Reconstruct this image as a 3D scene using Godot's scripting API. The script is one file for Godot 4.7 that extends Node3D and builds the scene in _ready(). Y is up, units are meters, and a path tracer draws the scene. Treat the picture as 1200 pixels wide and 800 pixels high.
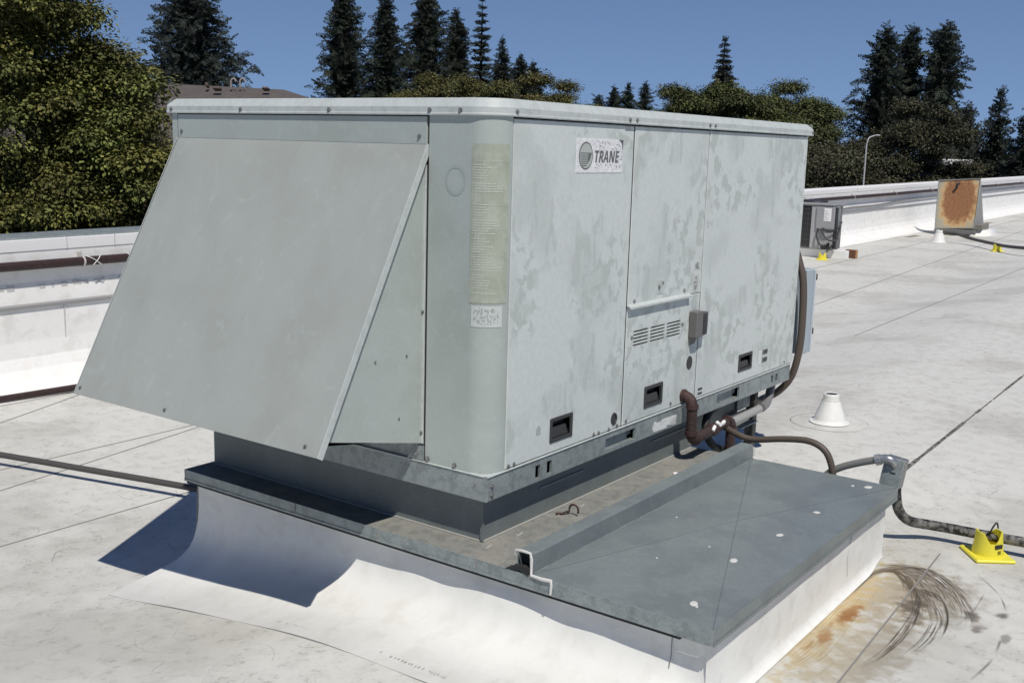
extends Node3D

# ---------------------------------------------------------------- mesh builder
class MB:
	var v := PackedVector3Array()
	var n := PackedVector3Array()
	var u := PackedVector2Array()
	var u2 := PackedVector2Array()
	var c := PackedColorArray()
	var tint := Color(1, 1, 1)
	func vert(p: Vector3, nn: Vector3, uv: Vector2) -> void:
		v.append(p); n.append(nn); u.append(uv); u2.append(Vector2(p.x, p.z) / 9.7); c.append(tint)
	func t(a: Vector3, b: Vector3, d: Vector3, na: Vector3, nb: Vector3, nd: Vector3, ua := Vector2.ZERO, ub := Vector2.ZERO, ud := Vector2.ZERO) -> void:
		vert(a, na, ua)
		if (b - a).cross(d - a).dot(na + nb + nd) > 0.0:
			vert(d, nd, ud); vert(b, nb, ub)
		else:
			vert(b, nb, ub); vert(d, nd, ud)
	func tri(a: Vector3, b: Vector3, d: Vector3, out: Vector3) -> void:
		var g := (b - a).cross(d - a).normalized()
		if g.dot(out) < 0.0: g = -g
		t(a, b, d, g, g, g)
	func quad(a: Vector3, b: Vector3, d: Vector3, e: Vector3, out: Vector3, ua := Vector2(0, 0), ub := Vector2(1, 0), ud := Vector2(1, 1), ue := Vector2(0, 1)) -> void:
		var g := (d - a).cross(e - b).normalized()
		if g.dot(out) < 0.0: g = -g
		t(a, b, d, g, g, g, ua, ub, ud)
		t(a, d, e, g, g, g, ua, ud, ue)
	func sq(p: Array, nn: Array, uv: Array) -> void:
		t(p[0], p[1], p[2], nn[0], nn[1], nn[2], uv[0], uv[1], uv[2])
		t(p[0], p[2], p[3], nn[0], nn[2], nn[3], uv[0], uv[2], uv[3])
	func box(lo: Vector3, hi: Vector3, b := 0.0) -> void:
		obox((lo + hi) / 2.0, Basis(), hi - lo, b)
	func obox(o: Vector3, m: Basis, size: Vector3, b := 0.0) -> void:
		var h := size / 2.0
		b = min(b, min(h.x, min(h.y, h.z)) * 0.9)
		for ax in 3:
			var a1 := (ax + 1) % 3
			var a2 := (ax + 2) % 3
			for s in [-1.0, 1.0]:
				var p := []
				for k in [[-1, -1], [1, -1], [1, 1], [-1, 1]]:
					var w := Vector3()
					w[ax] = s * h[ax]; w[a1] = k[0] * (h[a1] - b); w[a2] = k[1] * (h[a2] - b)
					p.append(o + m * w)
				var nn := Vector3(); nn[ax] = s
				quad(p[0], p[1], p[2], p[3], m * nn)
			if b > 0.0:
				for s1 in [-1.0, 1.0]:
					for s2 in [-1.0, 1.0]:
						var e := []
						for k in [[0, -1], [1, -1], [1, 1], [0, 1]]:
							var w := Vector3()
							w[ax] = k[1] * (h[ax] - b)
							w[a1] = s1 * (h[a1] - (b if k[0] else 0.0)); w[a2] = s2 * (h[a2] - (0.0 if k[0] else b))
							e.append(o + m * w)
						var nn := Vector3(); nn[a1] = s1; nn[a2] = s2
						quad(e[0], e[1], e[2], e[3], m * nn)
		if b > 0.0:
			for sx in [-1.0, 1.0]:
				for sy in [-1.0, 1.0]:
					for sz in [-1.0, 1.0]:
						var s := Vector3(sx, sy, sz)
						tri(o + m * (s * (h - Vector3(0, b, b))), o + m * (s * (h - Vector3(b, 0, b))), o + m * (s * (h - Vector3(b, b, 0))), m * s)
	func tube(path: Array, r, sides := 10, caps := true) -> void:
		var k := path.size()
		var up := Vector3.UP
		var rings := []
		for i in k:
			var d: Vector3 = ((path[min(i + 1, k - 1)] as Vector3) - (path[max(i - 1, 0)] as Vector3)).normalized()
			if i == 0 and abs(d.dot(up)) > 0.9: up = Vector3.RIGHT
			var side := d.cross(up).normalized()
			up = side.cross(d).normalized()
			var rr: float = r[i] if r is Array else r
			var ring := []
			for j in sides + 1:
				var a := TAU * j / sides
				var nn := side * cos(a) + up * sin(a)
				ring.append([(path[i] as Vector3) + nn * rr, nn])
			rings.append([ring, d])
		for i in k - 1:
			for j in sides:
				var A = rings[i][0][j]; var B = rings[i][0][j + 1]; var D = rings[i + 1][0][j + 1]; var E = rings[i + 1][0][j]
				sq([A[0], B[0], D[0], E[0]], [A[1], B[1], D[1], E[1]], [Vector2(j, i), Vector2(j + 1, i), Vector2(j + 1, i + 1), Vector2(j, i + 1)])
		if caps:
			for e in [0, k - 1]:
				var nn: Vector3 = rings[e][1] * (-1.0 if e == 0 else 1.0)
				for j in sides:
					t(path[e], rings[e][0][j][0], rings[e][0][j + 1][0], nn, nn, nn)
	func lathe(o: Vector3, m: Basis, prof: Array, sides := 20) -> void:
		for i in prof.size() - 1:
			var p0: Vector2 = prof[i]; var p1: Vector2 = prof[i + 1]
			var d := p1 - p0
			var nr := Vector2(d.y, -d.x).normalized()
			for j in sides:
				var a := TAU * j / sides; var b := TAU * (j + 1) / sides
				var f := func(q: Vector2, ang: float) -> Vector3: return o + m * Vector3(cos(ang) * q.x, q.y, sin(ang) * q.x)
				var g := func(ang: float) -> Vector3: return (m * Vector3(cos(ang) * nr.x, nr.y, sin(ang) * nr.x)).normalized()
				sq([f.call(p0, a), f.call(p0, b), f.call(p1, b), f.call(p1, a)], [g.call(a), g.call(b), g.call(b), g.call(a)], [Vector2(), Vector2(1, 0), Vector2(1, 1), Vector2(0, 1)])
	func prism(poly: PackedVector2Array, o: Vector3, ux: Vector3, uy: Vector3, depth: Vector3, back := true) -> void:
		var ix := Geometry2D.triangulate_polygon(poly)
		var f := func(q: Vector2) -> Vector3: return o + ux * q.x + uy * q.y
		var nd := depth.normalized()
		for i in range(0, ix.size(), 3):
			var a: Vector3 = f.call(poly[ix[i]]); var b: Vector3 = f.call(poly[ix[i + 1]]); var d: Vector3 = f.call(poly[ix[i + 2]])
			tri(a + depth, b + depth, d + depth, nd)
			if back: tri(a, b, d, -nd)
		var cw := Geometry2D.is_polygon_clockwise(poly)
		for i in poly.size():
			var a: Vector3 = f.call(poly[i]); var b: Vector3 = f.call(poly[(i + 1) % poly.size()])
			var e := (poly[(i + 1) % poly.size()] - poly[i])
			var o2 := Vector2(-e.y, e.x) if cw else Vector2(e.y, -e.x)
			quad(a, b, b + depth, a + depth, ux * o2.x + uy * o2.y)
	func mesh(off := Vector3.ZERO, colors := false) -> ArrayMesh:
		var a := []; a.resize(Mesh.ARRAY_MAX)
		if off != Vector3.ZERO:
			for i in v.size(): v[i] -= off
		a[Mesh.ARRAY_VERTEX] = v; a[Mesh.ARRAY_NORMAL] = n; a[Mesh.ARRAY_TEX_UV] = u; a[Mesh.ARRAY_TEX_UV2] = u2
		if colors: a[Mesh.ARRAY_COLOR] = c
		var m := ArrayMesh.new()
		m.add_surface_from_arrays(Mesh.PRIMITIVE_TRIANGLES, a)
		return m

# ---------------------------------------------------------------- scene helpers
func org(p: Node) -> Vector3:
	var o := Vector3.ZERO
	while p != null and p != self:
		o += (p as Node3D).position
		p = p.get_parent()
	return o

func thing(called: String, label: String, category: String, at: Vector3, group := "") -> Node3D:
	var o := Node3D.new(); o.name = called; o.position = at
	add_child(o, true)
	return tag(o, label, category, group)

func tag(o: Node3D, label: String, category: String, group := "") -> Node3D:
	o.set_meta("label", label); o.set_meta("category", category)
	if group != "": o.set_meta("group", group)
	return o

func part(mb: MB, called: String, m: Material, parent: Node = self, colors := false) -> MeshInstance3D:
	return piece(mb.mesh(org(parent), colors), called, m, parent, Transform3D())

func piece(me: Mesh, called: String, m: Material, parent: Node, xf: Transform3D) -> MeshInstance3D:
	var o := MeshInstance3D.new(); o.mesh = me; o.name = called; o.transform = xf
	if m: o.material_override = m
	parent.add_child(o, true)
	return o

func structure(o: Node) -> Node:
	o.set_meta("kind", "structure"); return o

func mat(lin: Color, rough := 0.7, metal := 0.0) -> StandardMaterial3D:
	var m := StandardMaterial3D.new()
	m.albedo_color = lin.linear_to_srgb(); m.roughness = rough; m.metallic = metal
	return m

func tmat(tx: Texture2D, metres: float, rough := 0.7, metal := 0.0, off := Vector3.ZERO) -> StandardMaterial3D:
	var m := StandardMaterial3D.new()
	m.albedo_texture = tx; m.roughness = rough; m.metallic = metal
	m.uv1_triplanar = true; m.uv1_world_triplanar = true
	m.uv1_scale = Vector3.ONE / metres; m.uv1_offset = off
	m.cull_mode = BaseMaterial3D.CULL_DISABLED
	return m

func noise(size: Vector2i, sd: int, freq: float, oct := 4, warp := 0.0, type := FastNoiseLite.TYPE_SIMPLEX_SMOOTH, ridged := false) -> PackedByteArray:
	var f := FastNoiseLite.new()
	f.seed = sd; f.frequency = freq; f.noise_type = type
	f.fractal_type = FastNoiseLite.FRACTAL_RIDGED if ridged else FastNoiseLite.FRACTAL_FBM
	f.fractal_octaves = oct
	if warp > 0.0:
		f.domain_warp_enabled = true; f.domain_warp_amplitude = warp; f.domain_warp_frequency = freq * 1.7
	var im := f.get_seamless_image(size.x, size.y)
	im.convert(Image.FORMAT_L8)
	return im.get_data()

func stretched(size: int, sd: int, freq: float, squash: int, along_y: bool, oct := 3) -> PackedByteArray:
	var f := FastNoiseLite.new()
	f.seed = sd; f.frequency = freq; f.fractal_octaves = oct
	f.domain_warp_enabled = true; f.domain_warp_amplitude = 12.0
	var im := f.get_seamless_image(size if along_y else size / squash, size / squash if along_y else size)
	im.convert(Image.FORMAT_L8)
	im.resize(size, size, Image.INTERPOLATE_CUBIC)
	return im.get_data()

func to_tex(d: PackedByteArray, w: int, h: int) -> ImageTexture:
	var im := Image.create_from_data(w, h, false, Image.FORMAT_RGB8, d)
	im.generate_mipmaps()
	return ImageTexture.create_from_image(im)

func sst(a: float, b: float, x: float) -> float:
	var t := clampf((x - a) / (b - a), 0.0, 1.0)
	return t * t * (3.0 - 2.0 * t)

# mixes two noises of a grey-scale surface between sRGB colours
func blend_tex(s: int, base: Color, dark: Color, light: Color, a: PackedByteArray, alo: float, ahi: float, aw: float, b: PackedByteArray, blo: float, bhi: float, bw: float, fine: PackedByteArray, fw: float) -> ImageTexture:
	var d := PackedByteArray(); d.resize(s * s * 3)
	for i in s * s:
		var ka := clampf((a[i] / 255.0 - alo) / (ahi - alo), 0.0, 1.0) * aw
		var kb := clampf((b[i] / 255.0 - blo) / (bhi - blo), 0.0, 1.0) * bw
		var c := base.lerp(dark, ka).lerp(light, kb)
		var k := 1.0 + (fine[i] / 255.0 - 0.5) * fw
		d[i * 3] = clampi(int(c.r * k * 255.0), 0, 255); d[i * 3 + 1] = clampi(int(c.g * k * 255.0), 0, 255); d[i * 3 + 2] = clampi(int(c.b * k * 255.0), 0, 255)
	return to_tex(d, s, s)

func ground(x: float, z: float) -> float:
	return -0.19 * (1.0 - sst(-1.9, -0.1, z)) + 0.0067 * maxf(0.0, x - 1.0)

func on_roof(x: float, z: float, h := 0.0) -> Vector3:
	return Vector3(x, ground(x, z) + h, z)

func spline(p: Array, per := 8) -> Array:
	var out := []
	for i in p.size() - 1:
		var a: Vector3 = p[max(i - 1, 0)]; var b: Vector3 = p[i]; var c: Vector3 = p[i + 1]; var d: Vector3 = p[min(i + 2, p.size() - 1)]
		for k in per:
			out.append(b.cubic_interpolate(c, a, d, float(k) / per))
	out.append(p[-1])
	return out

func rnd(lo: float, hi: float) -> float:
	return rng.randf_range(lo, hi)

var rng := RandomNumberGenerator.new()
var M := {}
var screw_mesh: ArrayMesh
var membrane_bytes: PackedByteArray

func _ready() -> void:
	rng.seed = 7
	# camera
	var cam := Camera3D.new(); cam.name = "camera"
	cam.fov = 35.06; cam.near = 0.05; cam.far = 3000.0
	cam.transform = Transform3D(Basis(Vector3(0.5888, 0.0273, 0.8078), Vector3(0.1278, 0.9836, -0.1264), Vector3(-0.7980, 0.1777, 0.5757)).orthonormalized(), Vector3(-2.3554, 1.3983, 1.7725))
	add_child(cam); cam.current = true
	# sky and exposure
	var env := Environment.new()
	env.background_mode = Environment.BG_SKY
	var sm := ProceduralSkyMaterial.new()
	sm.sky_top_color = Color(0.14, 0.265, 0.475); sm.sky_horizon_color = Color(0.50, 0.625, 0.79); sm.sky_curve = 0.165
	sm.ground_bottom_color = Color(0.25, 0.25, 0.23); sm.ground_horizon_color = Color(0.45, 0.5, 0.55)
	sm.sun_angle_max = 1.0; sm.sky_energy_multiplier = 1.0
	var sky := Sky.new(); sky.sky_material = sm
	env.sky = sky
	env.tonemap_mode = Environment.TONE_MAPPER_LINEAR
	env.tonemap_exposure = 1.0
	env.sdfgi_enabled = true; env.ssao_enabled = true; env.ssil_enabled = true
	var we := WorldEnvironment.new(); we.name = "world_environment"; we.environment = env
	add_child(we)
	# sun
	var sun := DirectionalLight3D.new(); sun.name = "sun"
	sun.light_energy = 1.25; sun.light_color = Color(1.0, 0.975, 0.94); sun.light_angular_distance = 0.5; sun.shadow_enabled = true
	sun.look_at_from_position(Vector3.ZERO, Vector3(0.40, -1.0, -0.51))
	add_child(sun)
	materials()
	roof()
	surroundings()
	parapet()
	curb()
	rooftop_unit()
	pipes()
	far_equipment()
	trees()

# ---------------------------------------------------------------- materials
func materials() -> void:
	var s := 1024
	var f_fine := noise(Vector2i(s, s), 3, 0.09, 3)
	var f_mid := noise(Vector2i(s, s), 5, 0.02, 4)
	var f_coarse := noise(Vector2i(s, s), 8, 0.006, 5, 30.0)
	# painted steel of the service panels: chalky light grey with darker worn patches
	var blot := noise(Vector2i(s, s), 21, 0.030, 4, 22.0)
	var region := noise(Vector2i(s, s), 22, 0.004, 2)
	var streak := stretched(s, 23, 0.03, 5, true)
	var d := PackedByteArray(); d.resize(s * s * 3)
	for i in s * s:
		var wx := (i % s) * 2.4 / s
		var near := 0.0
		for sx in [0.09, 0.70, 0.76, 1.29, 2.24]: near = maxf(near, 1.0 - absf(wx - sx) / 0.13)
		var rg := region[i] / 255.0 + 0.17 * maxf(near, 0.0)
		var m := sst(0.555, 0.60, blot[i] / 255.0) * sst(0.50, 0.69, rg) * 0.72
		m = maxf(m, sst(0.62, 0.70, streak[i] / 255.0) * sst(0.48, 0.62, f_coarse[i] / 255.0) * 0.6)
		m = maxf(m, sst(0.45, 0.8, f_coarse[i] / 255.0) * 0.4)
		var k := 1.0 + (f_fine[i] / 255.0 - 0.5) * 0.05
		d[i * 3] = int(lerpf(199.0, 171.0, m) * k); d[i * 3 + 1] = int(lerpf(206.0, 178.0, m) * k); d[i * 3 + 2] = int(lerpf(203.0, 174.0, m) * k)
	M.paint = tmat(to_tex(d, s, s), 2.4, 0.62)
	var hscuff := noise(Vector2i(s, s), 35, 0.008, 4, 40.0, FastNoiseLite.TYPE_SIMPLEX_SMOOTH, true)
	# smoother, greyer paint of hood and end panels
	M.hood = tmat(blend_tex(s, Color8(158, 164, 159), Color8(149, 154, 149), Color8(178, 184, 180), f_coarse, 0.35, 0.8, 0.8, hscuff, 0.80, 0.97, 0.55, f_fine, 0.03), 2.1, 0.6)
	M.end_paint = tmat(blend_tex(s, Color8(166, 175, 171), Color8(157, 165, 160), Color8(175, 184, 181), f_coarse, 0.4, 0.8, 0.6, blot, 0.62, 0.75, 0.3, f_fine, 0.03), 1.7, 0.6)
	M.cap_paint = tmat(blend_tex(s, Color8(184, 191, 189), Color8(168, 174, 170), Color8(194, 201, 200), blot, 0.5, 0.62, 0.5, f_coarse, 0.5, 0.8, 0.4, f_fine, 0.05), 1.3, 0.55)
	# weathered sheet metal, grey paint and galvanised steel
	M.sheet = tmat(blend_tex(s, Color8(124, 132, 133), Color8(114, 121, 123), Color8(135, 142, 141), f_coarse, 0.4, 0.75, 0.8, f_mid, 0.55, 0.8, 0.4, f_fine, 0.10), 1.5, 0.42, 0.15)
	M.sheet_dusty = tmat(blend_tex(s, Color8(132, 133, 128), Color8(114, 116, 113), Color8(148, 145, 136), f_mid, 0.45, 0.7, 0.7, f_coarse, 0.5, 0.75, 0.6, f_fine, 0.14), 1.1, 0.7)
	M.adapter = tmat(blend_tex(s, Color8(108, 116, 116), Color8(98, 105, 105), Color8(120, 127, 126), f_coarse, 0.4, 0.7, 0.5, f_mid, 0.55, 0.8, 0.3, f_fine, 0.08), 1.3, 0.6)
	M.galv = tmat(blend_tex(s, Color8(140, 149, 149), Color8(118, 126, 126), Color8(158, 165, 164), f_mid, 0.45, 0.65, 0.6, f_coarse, 0.5, 0.8, 0.5, f_fine, 0.16), 0.9, 0.5, 0.25)
	# roof membrane, 2 m a tile
	var scuff := noise(Vector2i(s, s), 31, 0.016, 4, 26.0, FastNoiseLite.TYPE_SIMPLEX_SMOOTH, true)
	var dirt := noise(Vector2i(s, s), 32, 0.018, 5, 40.0)
	var fleck := noise(Vector2i(s, s), 33, 0.06, 3, 10.0)
	d = PackedByteArray(); d.resize(s * s * 3)
	for i in s * s:
		var m := clampf((dirt[i] / 255.0 - 0.42) * 1.5, 0.0, 1.0) * 0.30
		m += sst(0.86, 0.96, scuff[i] / 255.0) * sst(0.4, 0.6, f_coarse[i] / 255.0) * 0.36
		m += sst(0.63, 0.75, fleck[i] / 255.0) * sst(0.42, 0.65, dirt[i] / 255.0) * 0.42
		var k := 1.0 + (f_fine[i] / 255.0 - 0.5) * 0.04
		d[i * 3] = int(lerpf(211.0, 163.0, m) * k); d[i * 3 + 1] = int(lerpf(211.0, 161.0, m) * k); d[i * 3 + 2] = int(lerpf(205.0, 154.0, m) * k)
	scratches(d, s)
	membrane_bytes = d
	var macro := blend_tex(512, Color8(250, 250, 249), Color8(231, 230, 227), Color8(255, 255, 255), noise(Vector2i(512, 512), 41, 0.012, 5, 40.0), 0.45, 0.75, 1.0, noise(Vector2i(512, 512), 42, 0.03, 3), 0.55, 0.8, 0.6, noise(Vector2i(512, 512), 43, 0.1, 2), 0.02)
	M.membrane = membrane_material(to_tex(d, s, s), macro)
	M.membrane_stained = membrane_material(stained(d, s), macro)
	M.wrap = tmat(blend_tex(s, Color8(226, 227, 223), Color8(212, 211, 204), Color8(232, 233, 229), dirt, 0.5, 0.8, 0.6, f_coarse, 0.5, 0.8, 0.6, f_fine, 0.02), 1.9, 0.42)
	wrinkle(M.wrap, f_coarse, s, 0.5)
	M.wrap_dusty = M.wrap.duplicate(); M.wrap_dusty.vertex_color_use_as_albedo = true
	M.wall_white = tmat(blend_tex(s, Color8(232, 232, 229), Color8(214, 212, 206), Color8(238, 238, 236), dirt, 0.52, 0.8, 0.6, f_coarse, 0.5, 0.8, 0.6, f_fine, 0.03), 2.7, 0.55)
	M.lap_dirt = mat(Color(0.24, 0.235, 0.225), 0.9)
	M.lap_dark = tmat(blend_tex(512, Color8(92, 90, 86), Color8(60, 58, 56), Color8(150, 148, 144), noise(Vector2i(512, 512), 51, 0.05, 4), 0.4, 0.6, 0.8, noise(Vector2i(512, 512), 52, 0.04, 4), 0.5, 0.7, 0.9, noise(Vector2i(512, 512), 53, 0.2, 2), 0.2), 0.6, 0.9)
	# rusty iron pipe, brown conduit, black plastic and so on
	M.rust_pipe = tmat(blend_tex(512, Color8(55, 40, 38), Color8(40, 31, 31), Color8(84, 64, 59), noise(Vector2i(512, 512), 61, 0.03, 4), 0.45, 0.65, 0.8, noise(Vector2i(512, 512), 62, 0.05, 4), 0.58, 0.75, 0.8, noise(Vector2i(512, 512), 63, 0.2, 2), 0.2), 0.3, 0.75)
	M.rust_fitting = tmat(blend_tex(512, Color8(64, 42, 39), Color8(44, 32, 31), Color8(94, 70, 64), noise(Vector2i(512, 512), 64, 0.03, 4), 0.45, 0.65, 0.8, noise(Vector2i(512, 512), 65, 0.05, 4), 0.58, 0.75, 0.8, noise(Vector2i(512, 512), 66, 0.2, 2), 0.2), 0.3, 0.7)
	M.brown = mat(Color(0.085, 0.066, 0.052), 0.55)
	M.brown_pipe = tmat(blend_tex(512, Color8(52, 34, 33), Color8(41, 28, 27), Color8(72, 52, 49), noise(Vector2i(512, 512), 67, 0.03, 4), 0.45, 0.65, 0.8, noise(Vector2i(512, 512), 68, 0.05, 4), 0.58, 0.75, 0.6, noise(Vector2i(512, 512), 69, 0.2, 2), 0.15), 0.7, 0.6)
	M.conduit = mat(Color(0.20, 0.20, 0.19), 0.45, 0.2)
	M.flaky = tmat(blend_tex(512, Color8(30, 30, 30), Color8(20, 20, 20), Color8(124, 122, 117), noise(Vector2i(512, 512), 71, 0.03, 4), 0.4, 0.6, 0.8, noise(Vector2i(512, 512), 72, 0.02, 3, 30.0), 0.50, 0.53, 0.95, noise(Vector2i(512, 512), 73, 0.2, 2), 0.1), 0.36, 0.6)
	M.grey_pipe = mat(Color(0.065, 0.062, 0.058), 0.7)
	M.black = mat(Color(0.018, 0.019, 0.02), 0.45)
	M.black2 = mat(Color(0.035, 0.036, 0.037), 0.5)
	M.dark = mat(Color(0.02, 0.021, 0.022), 0.9)
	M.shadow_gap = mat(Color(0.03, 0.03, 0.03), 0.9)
	M.screw = mat(Color(0.30, 0.30, 0.29), 0.35, 0.8)
	M.steel = mat(Color(0.42, 0.43, 0.44), 0.32, 0.75)
	M.yellow = mat(Color(0.78, 0.70, 0.06), 0.45)
	M.sealant = mat(Color(0.56, 0.56, 0.54), 0.8)
	M.white = mat(Color(0.8, 0.8, 0.79), 0.6)
	M.print_grey = mat(Color(0.50, 0.50, 0.49), 0.8)
	M.flue = mat(Color(0.16, 0.155, 0.15), 0.6, 0.2)
	M.silver = tmat(blend_tex(512, Color8(222, 224, 225), Color8(160, 162, 162), Color8(236, 238, 239), noise(Vector2i(512, 512), 81, 0.09, 4), 0.55, 0.8, 0.6, noise(Vector2i(512, 512), 82, 0.02, 3), 0.5, 0.7, 0.7, noise(Vector2i(512, 512), 83, 0.3, 2), 0.12), 0.3, 0.4)
	M.letter = mat(Color(0.13, 0.135, 0.135), 0.7)
	M.letter_soft = mat(Color(0.20, 0.21, 0.20), 0.7)
	M.logo_disc = mat(Color(0.42, 0.46, 0.43), 0.6)
	var sb := MB.new()
	sb.lathe(Vector3.ZERO, Basis(Vector3(1, 0, 0), -PI / 2).inverse(), [Vector2(0.0085, 0.0), Vector2(0.0085, 0.0018), Vector2(0.0055, 0.002), Vector2(0.0052, 0.006), Vector2(0.0, 0.0066)], 8)
	screw_mesh = sb.mesh()

func wrinkle(m: StandardMaterial3D, b: PackedByteArray, s: int, k: float) -> void:
	var im := Image.create_from_data(s, s, false, Image.FORMAT_L8, b)
	im.convert(Image.FORMAT_RGBA8)
	im.bump_map_to_normal_map(6.0)
	m.normal_enabled = true; m.normal_texture = ImageTexture.create_from_image(im); m.normal_scale = k

# fine scuffs and scratches, wrapped round the tile
func scratches(d: PackedByteArray, s: int) -> void:
	for k in 230:
		var p := Vector2(rnd(0, s), rnd(0, s)); var a := rnd(0, TAU); var bend := rnd(-0.03, 0.03)
		var n := int(rnd(15, 110)); var al := rnd(0.10, 0.42); var w := 1 if k % 7 else 2
		var dark := k % 5 != 0
		for j in n:
			a += bend + rnd(-0.12, 0.12)
			p += Vector2(cos(a), sin(a))
			if rng.randf() < 0.18: continue
			for yy in w:
				for xx in w:
					var i := (posmod(int(p.y) + yy, s) * s + posmod(int(p.x) + xx, s)) * 3
					for c in 3: d[i + c] = int(lerpf(d[i + c], 128.0 - c * 3.0 if dark else 225.0, al))

func membrane_material(tx: Texture2D, macro: Texture2D) -> StandardMaterial3D:
	var m := StandardMaterial3D.new()
	m.albedo_texture = tx; m.roughness = 0.72
	m.detail_enabled = true; m.detail_albedo = macro; m.detail_blend_mode = BaseMaterial3D.BLEND_MODE_MUL; m.detail_uv_layer = BaseMaterial3D.DETAIL_UV_2
	return m

# the same membrane tile with the dried swirl of mud and rust where water stood
func stained(base: PackedByteArray, s: int) -> ImageTexture:
	var d := base.duplicate()
	var px := s / 2.0
	var soft := noise(Vector2i(s, s), 91, 0.03, 4)
	var bl := func(x: int, y: int, c: Color, a: float) -> void:
		if x < 0 or y < 0 or x >= s or y >= s or a <= 0.0: return
		var i := (y * s + x) * 3
		d[i] = int(lerpf(d[i], c.r8, a)); d[i + 1] = int(lerpf(d[i + 1], c.g8, a)); d[i + 2] = int(lerpf(d[i + 2], c.b8, a))
	# washes: [centre x, z, radius x, z, colour, strength]
	var washes := [[1.08, 0.85, 0.34, 0.20, Color8(168, 154, 128), 0.7], [0.55, 0.93, 0.42, 0.10, Color8(168, 158, 138), 0.45], [0.80, 0.765, 0.56, 0.075, Color8(204, 182, 136), 0.75], [0.55, 0.86, 0.45, 0.12, Color8(200, 190, 166), 0.4], [1.14, 0.98, 0.24, 0.17, Color8(130, 120, 104), 0.34],
		[0.83, 0.80, 0.085, 0.03, Color8(148, 98, 50), 0.85], [0.61, 0.795, 0.05, 0.024, Color8(152, 100, 54), 0.8], [1.03, 0.93, 0.075, 0.05, Color8(74, 64, 54), 0.55], [0.93, 0.96, 0.08, 0.035, Color8(90, 80, 68), 0.45],
		[1.06, 1.10, 0.05, 0.03, Color8(62, 56, 50), 0.6], [1.12, 1.18, 0.035, 0.02, Color8(62, 56, 50), 0.6], [0.98, 1.14, 0.05, 0.02, Color8(72, 66, 60), 0.5], [0.5, 0.80, 0.25, 0.1, Color8(180, 165, 135), 0.4], [0.95, 1.22, 0.06, 0.015, Color8(100, 94, 88), 0.5], [0.62, 0.98, 0.3, 0.08, Color8(150, 142, 128), 0.35]]
	for w in washes:
		for y in range(int((w[1] - w[3] * 1.3) * px), int((w[1] + w[3] * 1.3) * px)):
			for x in range(int((w[0] - w[2] * 1.3) * px), int((w[0] + w[2] * 1.3) * px)):
				if x < 0 or y < 0 or x >= s or y >= s: continue
				var q := Vector2((x / px - w[0]) / w[2], (y / px - w[1]) / w[3]).length() + (soft[y * s + x] / 255.0 - 0.5) * 1.2
				bl.call(x, y, w[4], w[5] * (1.0 - sst(0.25, 1.1, q)))
	var stroke := func(pts: Array, width: float, col: Color, a: float) -> void:
		var c := spline(pts, 90)
		var k := rnd(0, 50)
		var j2 := 0
		var last := Vector2(-99, -99)
		for p in c:
			k += 0.06
			j2 += 1
			var fade := sst(0.0, 0.2, float(j2) / c.size()) * sst(1.0, 0.7, float(j2) / c.size())
			var aa: float = a * fade * clampf(0.55 + 0.6 * sin(k) * sin(k * 0.37 + 1.0), 0.0, 1.0)
			var cx: float = p.x * px; var cz: float = p.z * px
			if Vector2(cx, cz).distance_to(last) < maxf(0.9, width * 0.7): continue
			last = Vector2(cx, cz)
			for yy in range(int(cz - width), int(cz + width) + 2):
				for xx in range(int(cx - width), int(cx + width) + 2):
					var dd := Vector2(xx - cx, yy - cz).length()
					bl.call(xx, yy, col, aa * (1.0 - sst(width * 0.4, width + 0.6, dd)))
	var at := func(pts: Array, f: float) -> Vector3:
		var k := f * (pts.size() - 1); var i := mini(int(k), pts.size() - 2)
		var a: Vector2 = pts[i]; var b: Vector2 = pts[i + 1]; var r := a.lerp(b, k - i)
		return Vector3(r.x, 0, r.y)
	var outer := [Vector2(1.28, 0.715), Vector2(1.35, 0.79), Vector2(1.37, 0.91), Vector2(1.25, 1.03), Vector2(1.07, 1.12), Vector2(0.96, 1.14)]
	var inner := [Vector2(0.97, 0.75), Vector2(1.14, 0.74), Vector2(1.28, 0.77), Vector2(1.25, 0.85), Vector2(1.14, 0.92), Vector2(1.02, 0.98), Vector2(0.90, 1.02)]
	var core := [Vector2(1.10, 0.75), Vector2(1.20, 0.74), Vector2(1.26, 0.79), Vector2(1.22, 0.84), Vector2(1.10, 0.88)]
	for k in 52:
		var t := rnd(0.0, 1.0); var pts := []
		var f0 := rnd(0.0, 0.35); var f1 := rnd(0.55, 1.0)
		for j in 9:
			var f := lerpf(f0, f1, j / 8.0)
			pts.append(at.call(outer, f).lerp(at.call(inner, f), t) + Vector3(rnd(-0.004, 0.004), 0, rnd(-0.004, 0.004)))
		stroke.call(pts, rnd(0.4, 1.0) if k % 9 else 1.7, Color8(64, 56, 48), rnd(0.35, 0.9))
	for k in 30:
		var t := rnd(0.0, 1.0); var pts := []
		for j in 7:
			pts.append(at.call(inner, j / 6.0).lerp(at.call(core, j / 6.0), t) + Vector3(rnd(-0.004, 0.004), 0, rnd(-0.004, 0.004)))
		stroke.call(pts, rnd(0.5, 1.2), Color8(96, 84, 66), rnd(0.4, 0.9))
	var ends := [Vector2(0.92, 1.06), Vector2(0.80, 1.07), Vector2(0.68, 1.04), Vector2(0.55, 0.97), Vector2(0.43, 0.92)]
	var mids := [Vector2(1.15, 0.98), Vector2(1.08, 1.02), Vector2(0.98, 1.03), Vector2(0.90, 0.99), Vector2(0.82, 0.95)]
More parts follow.
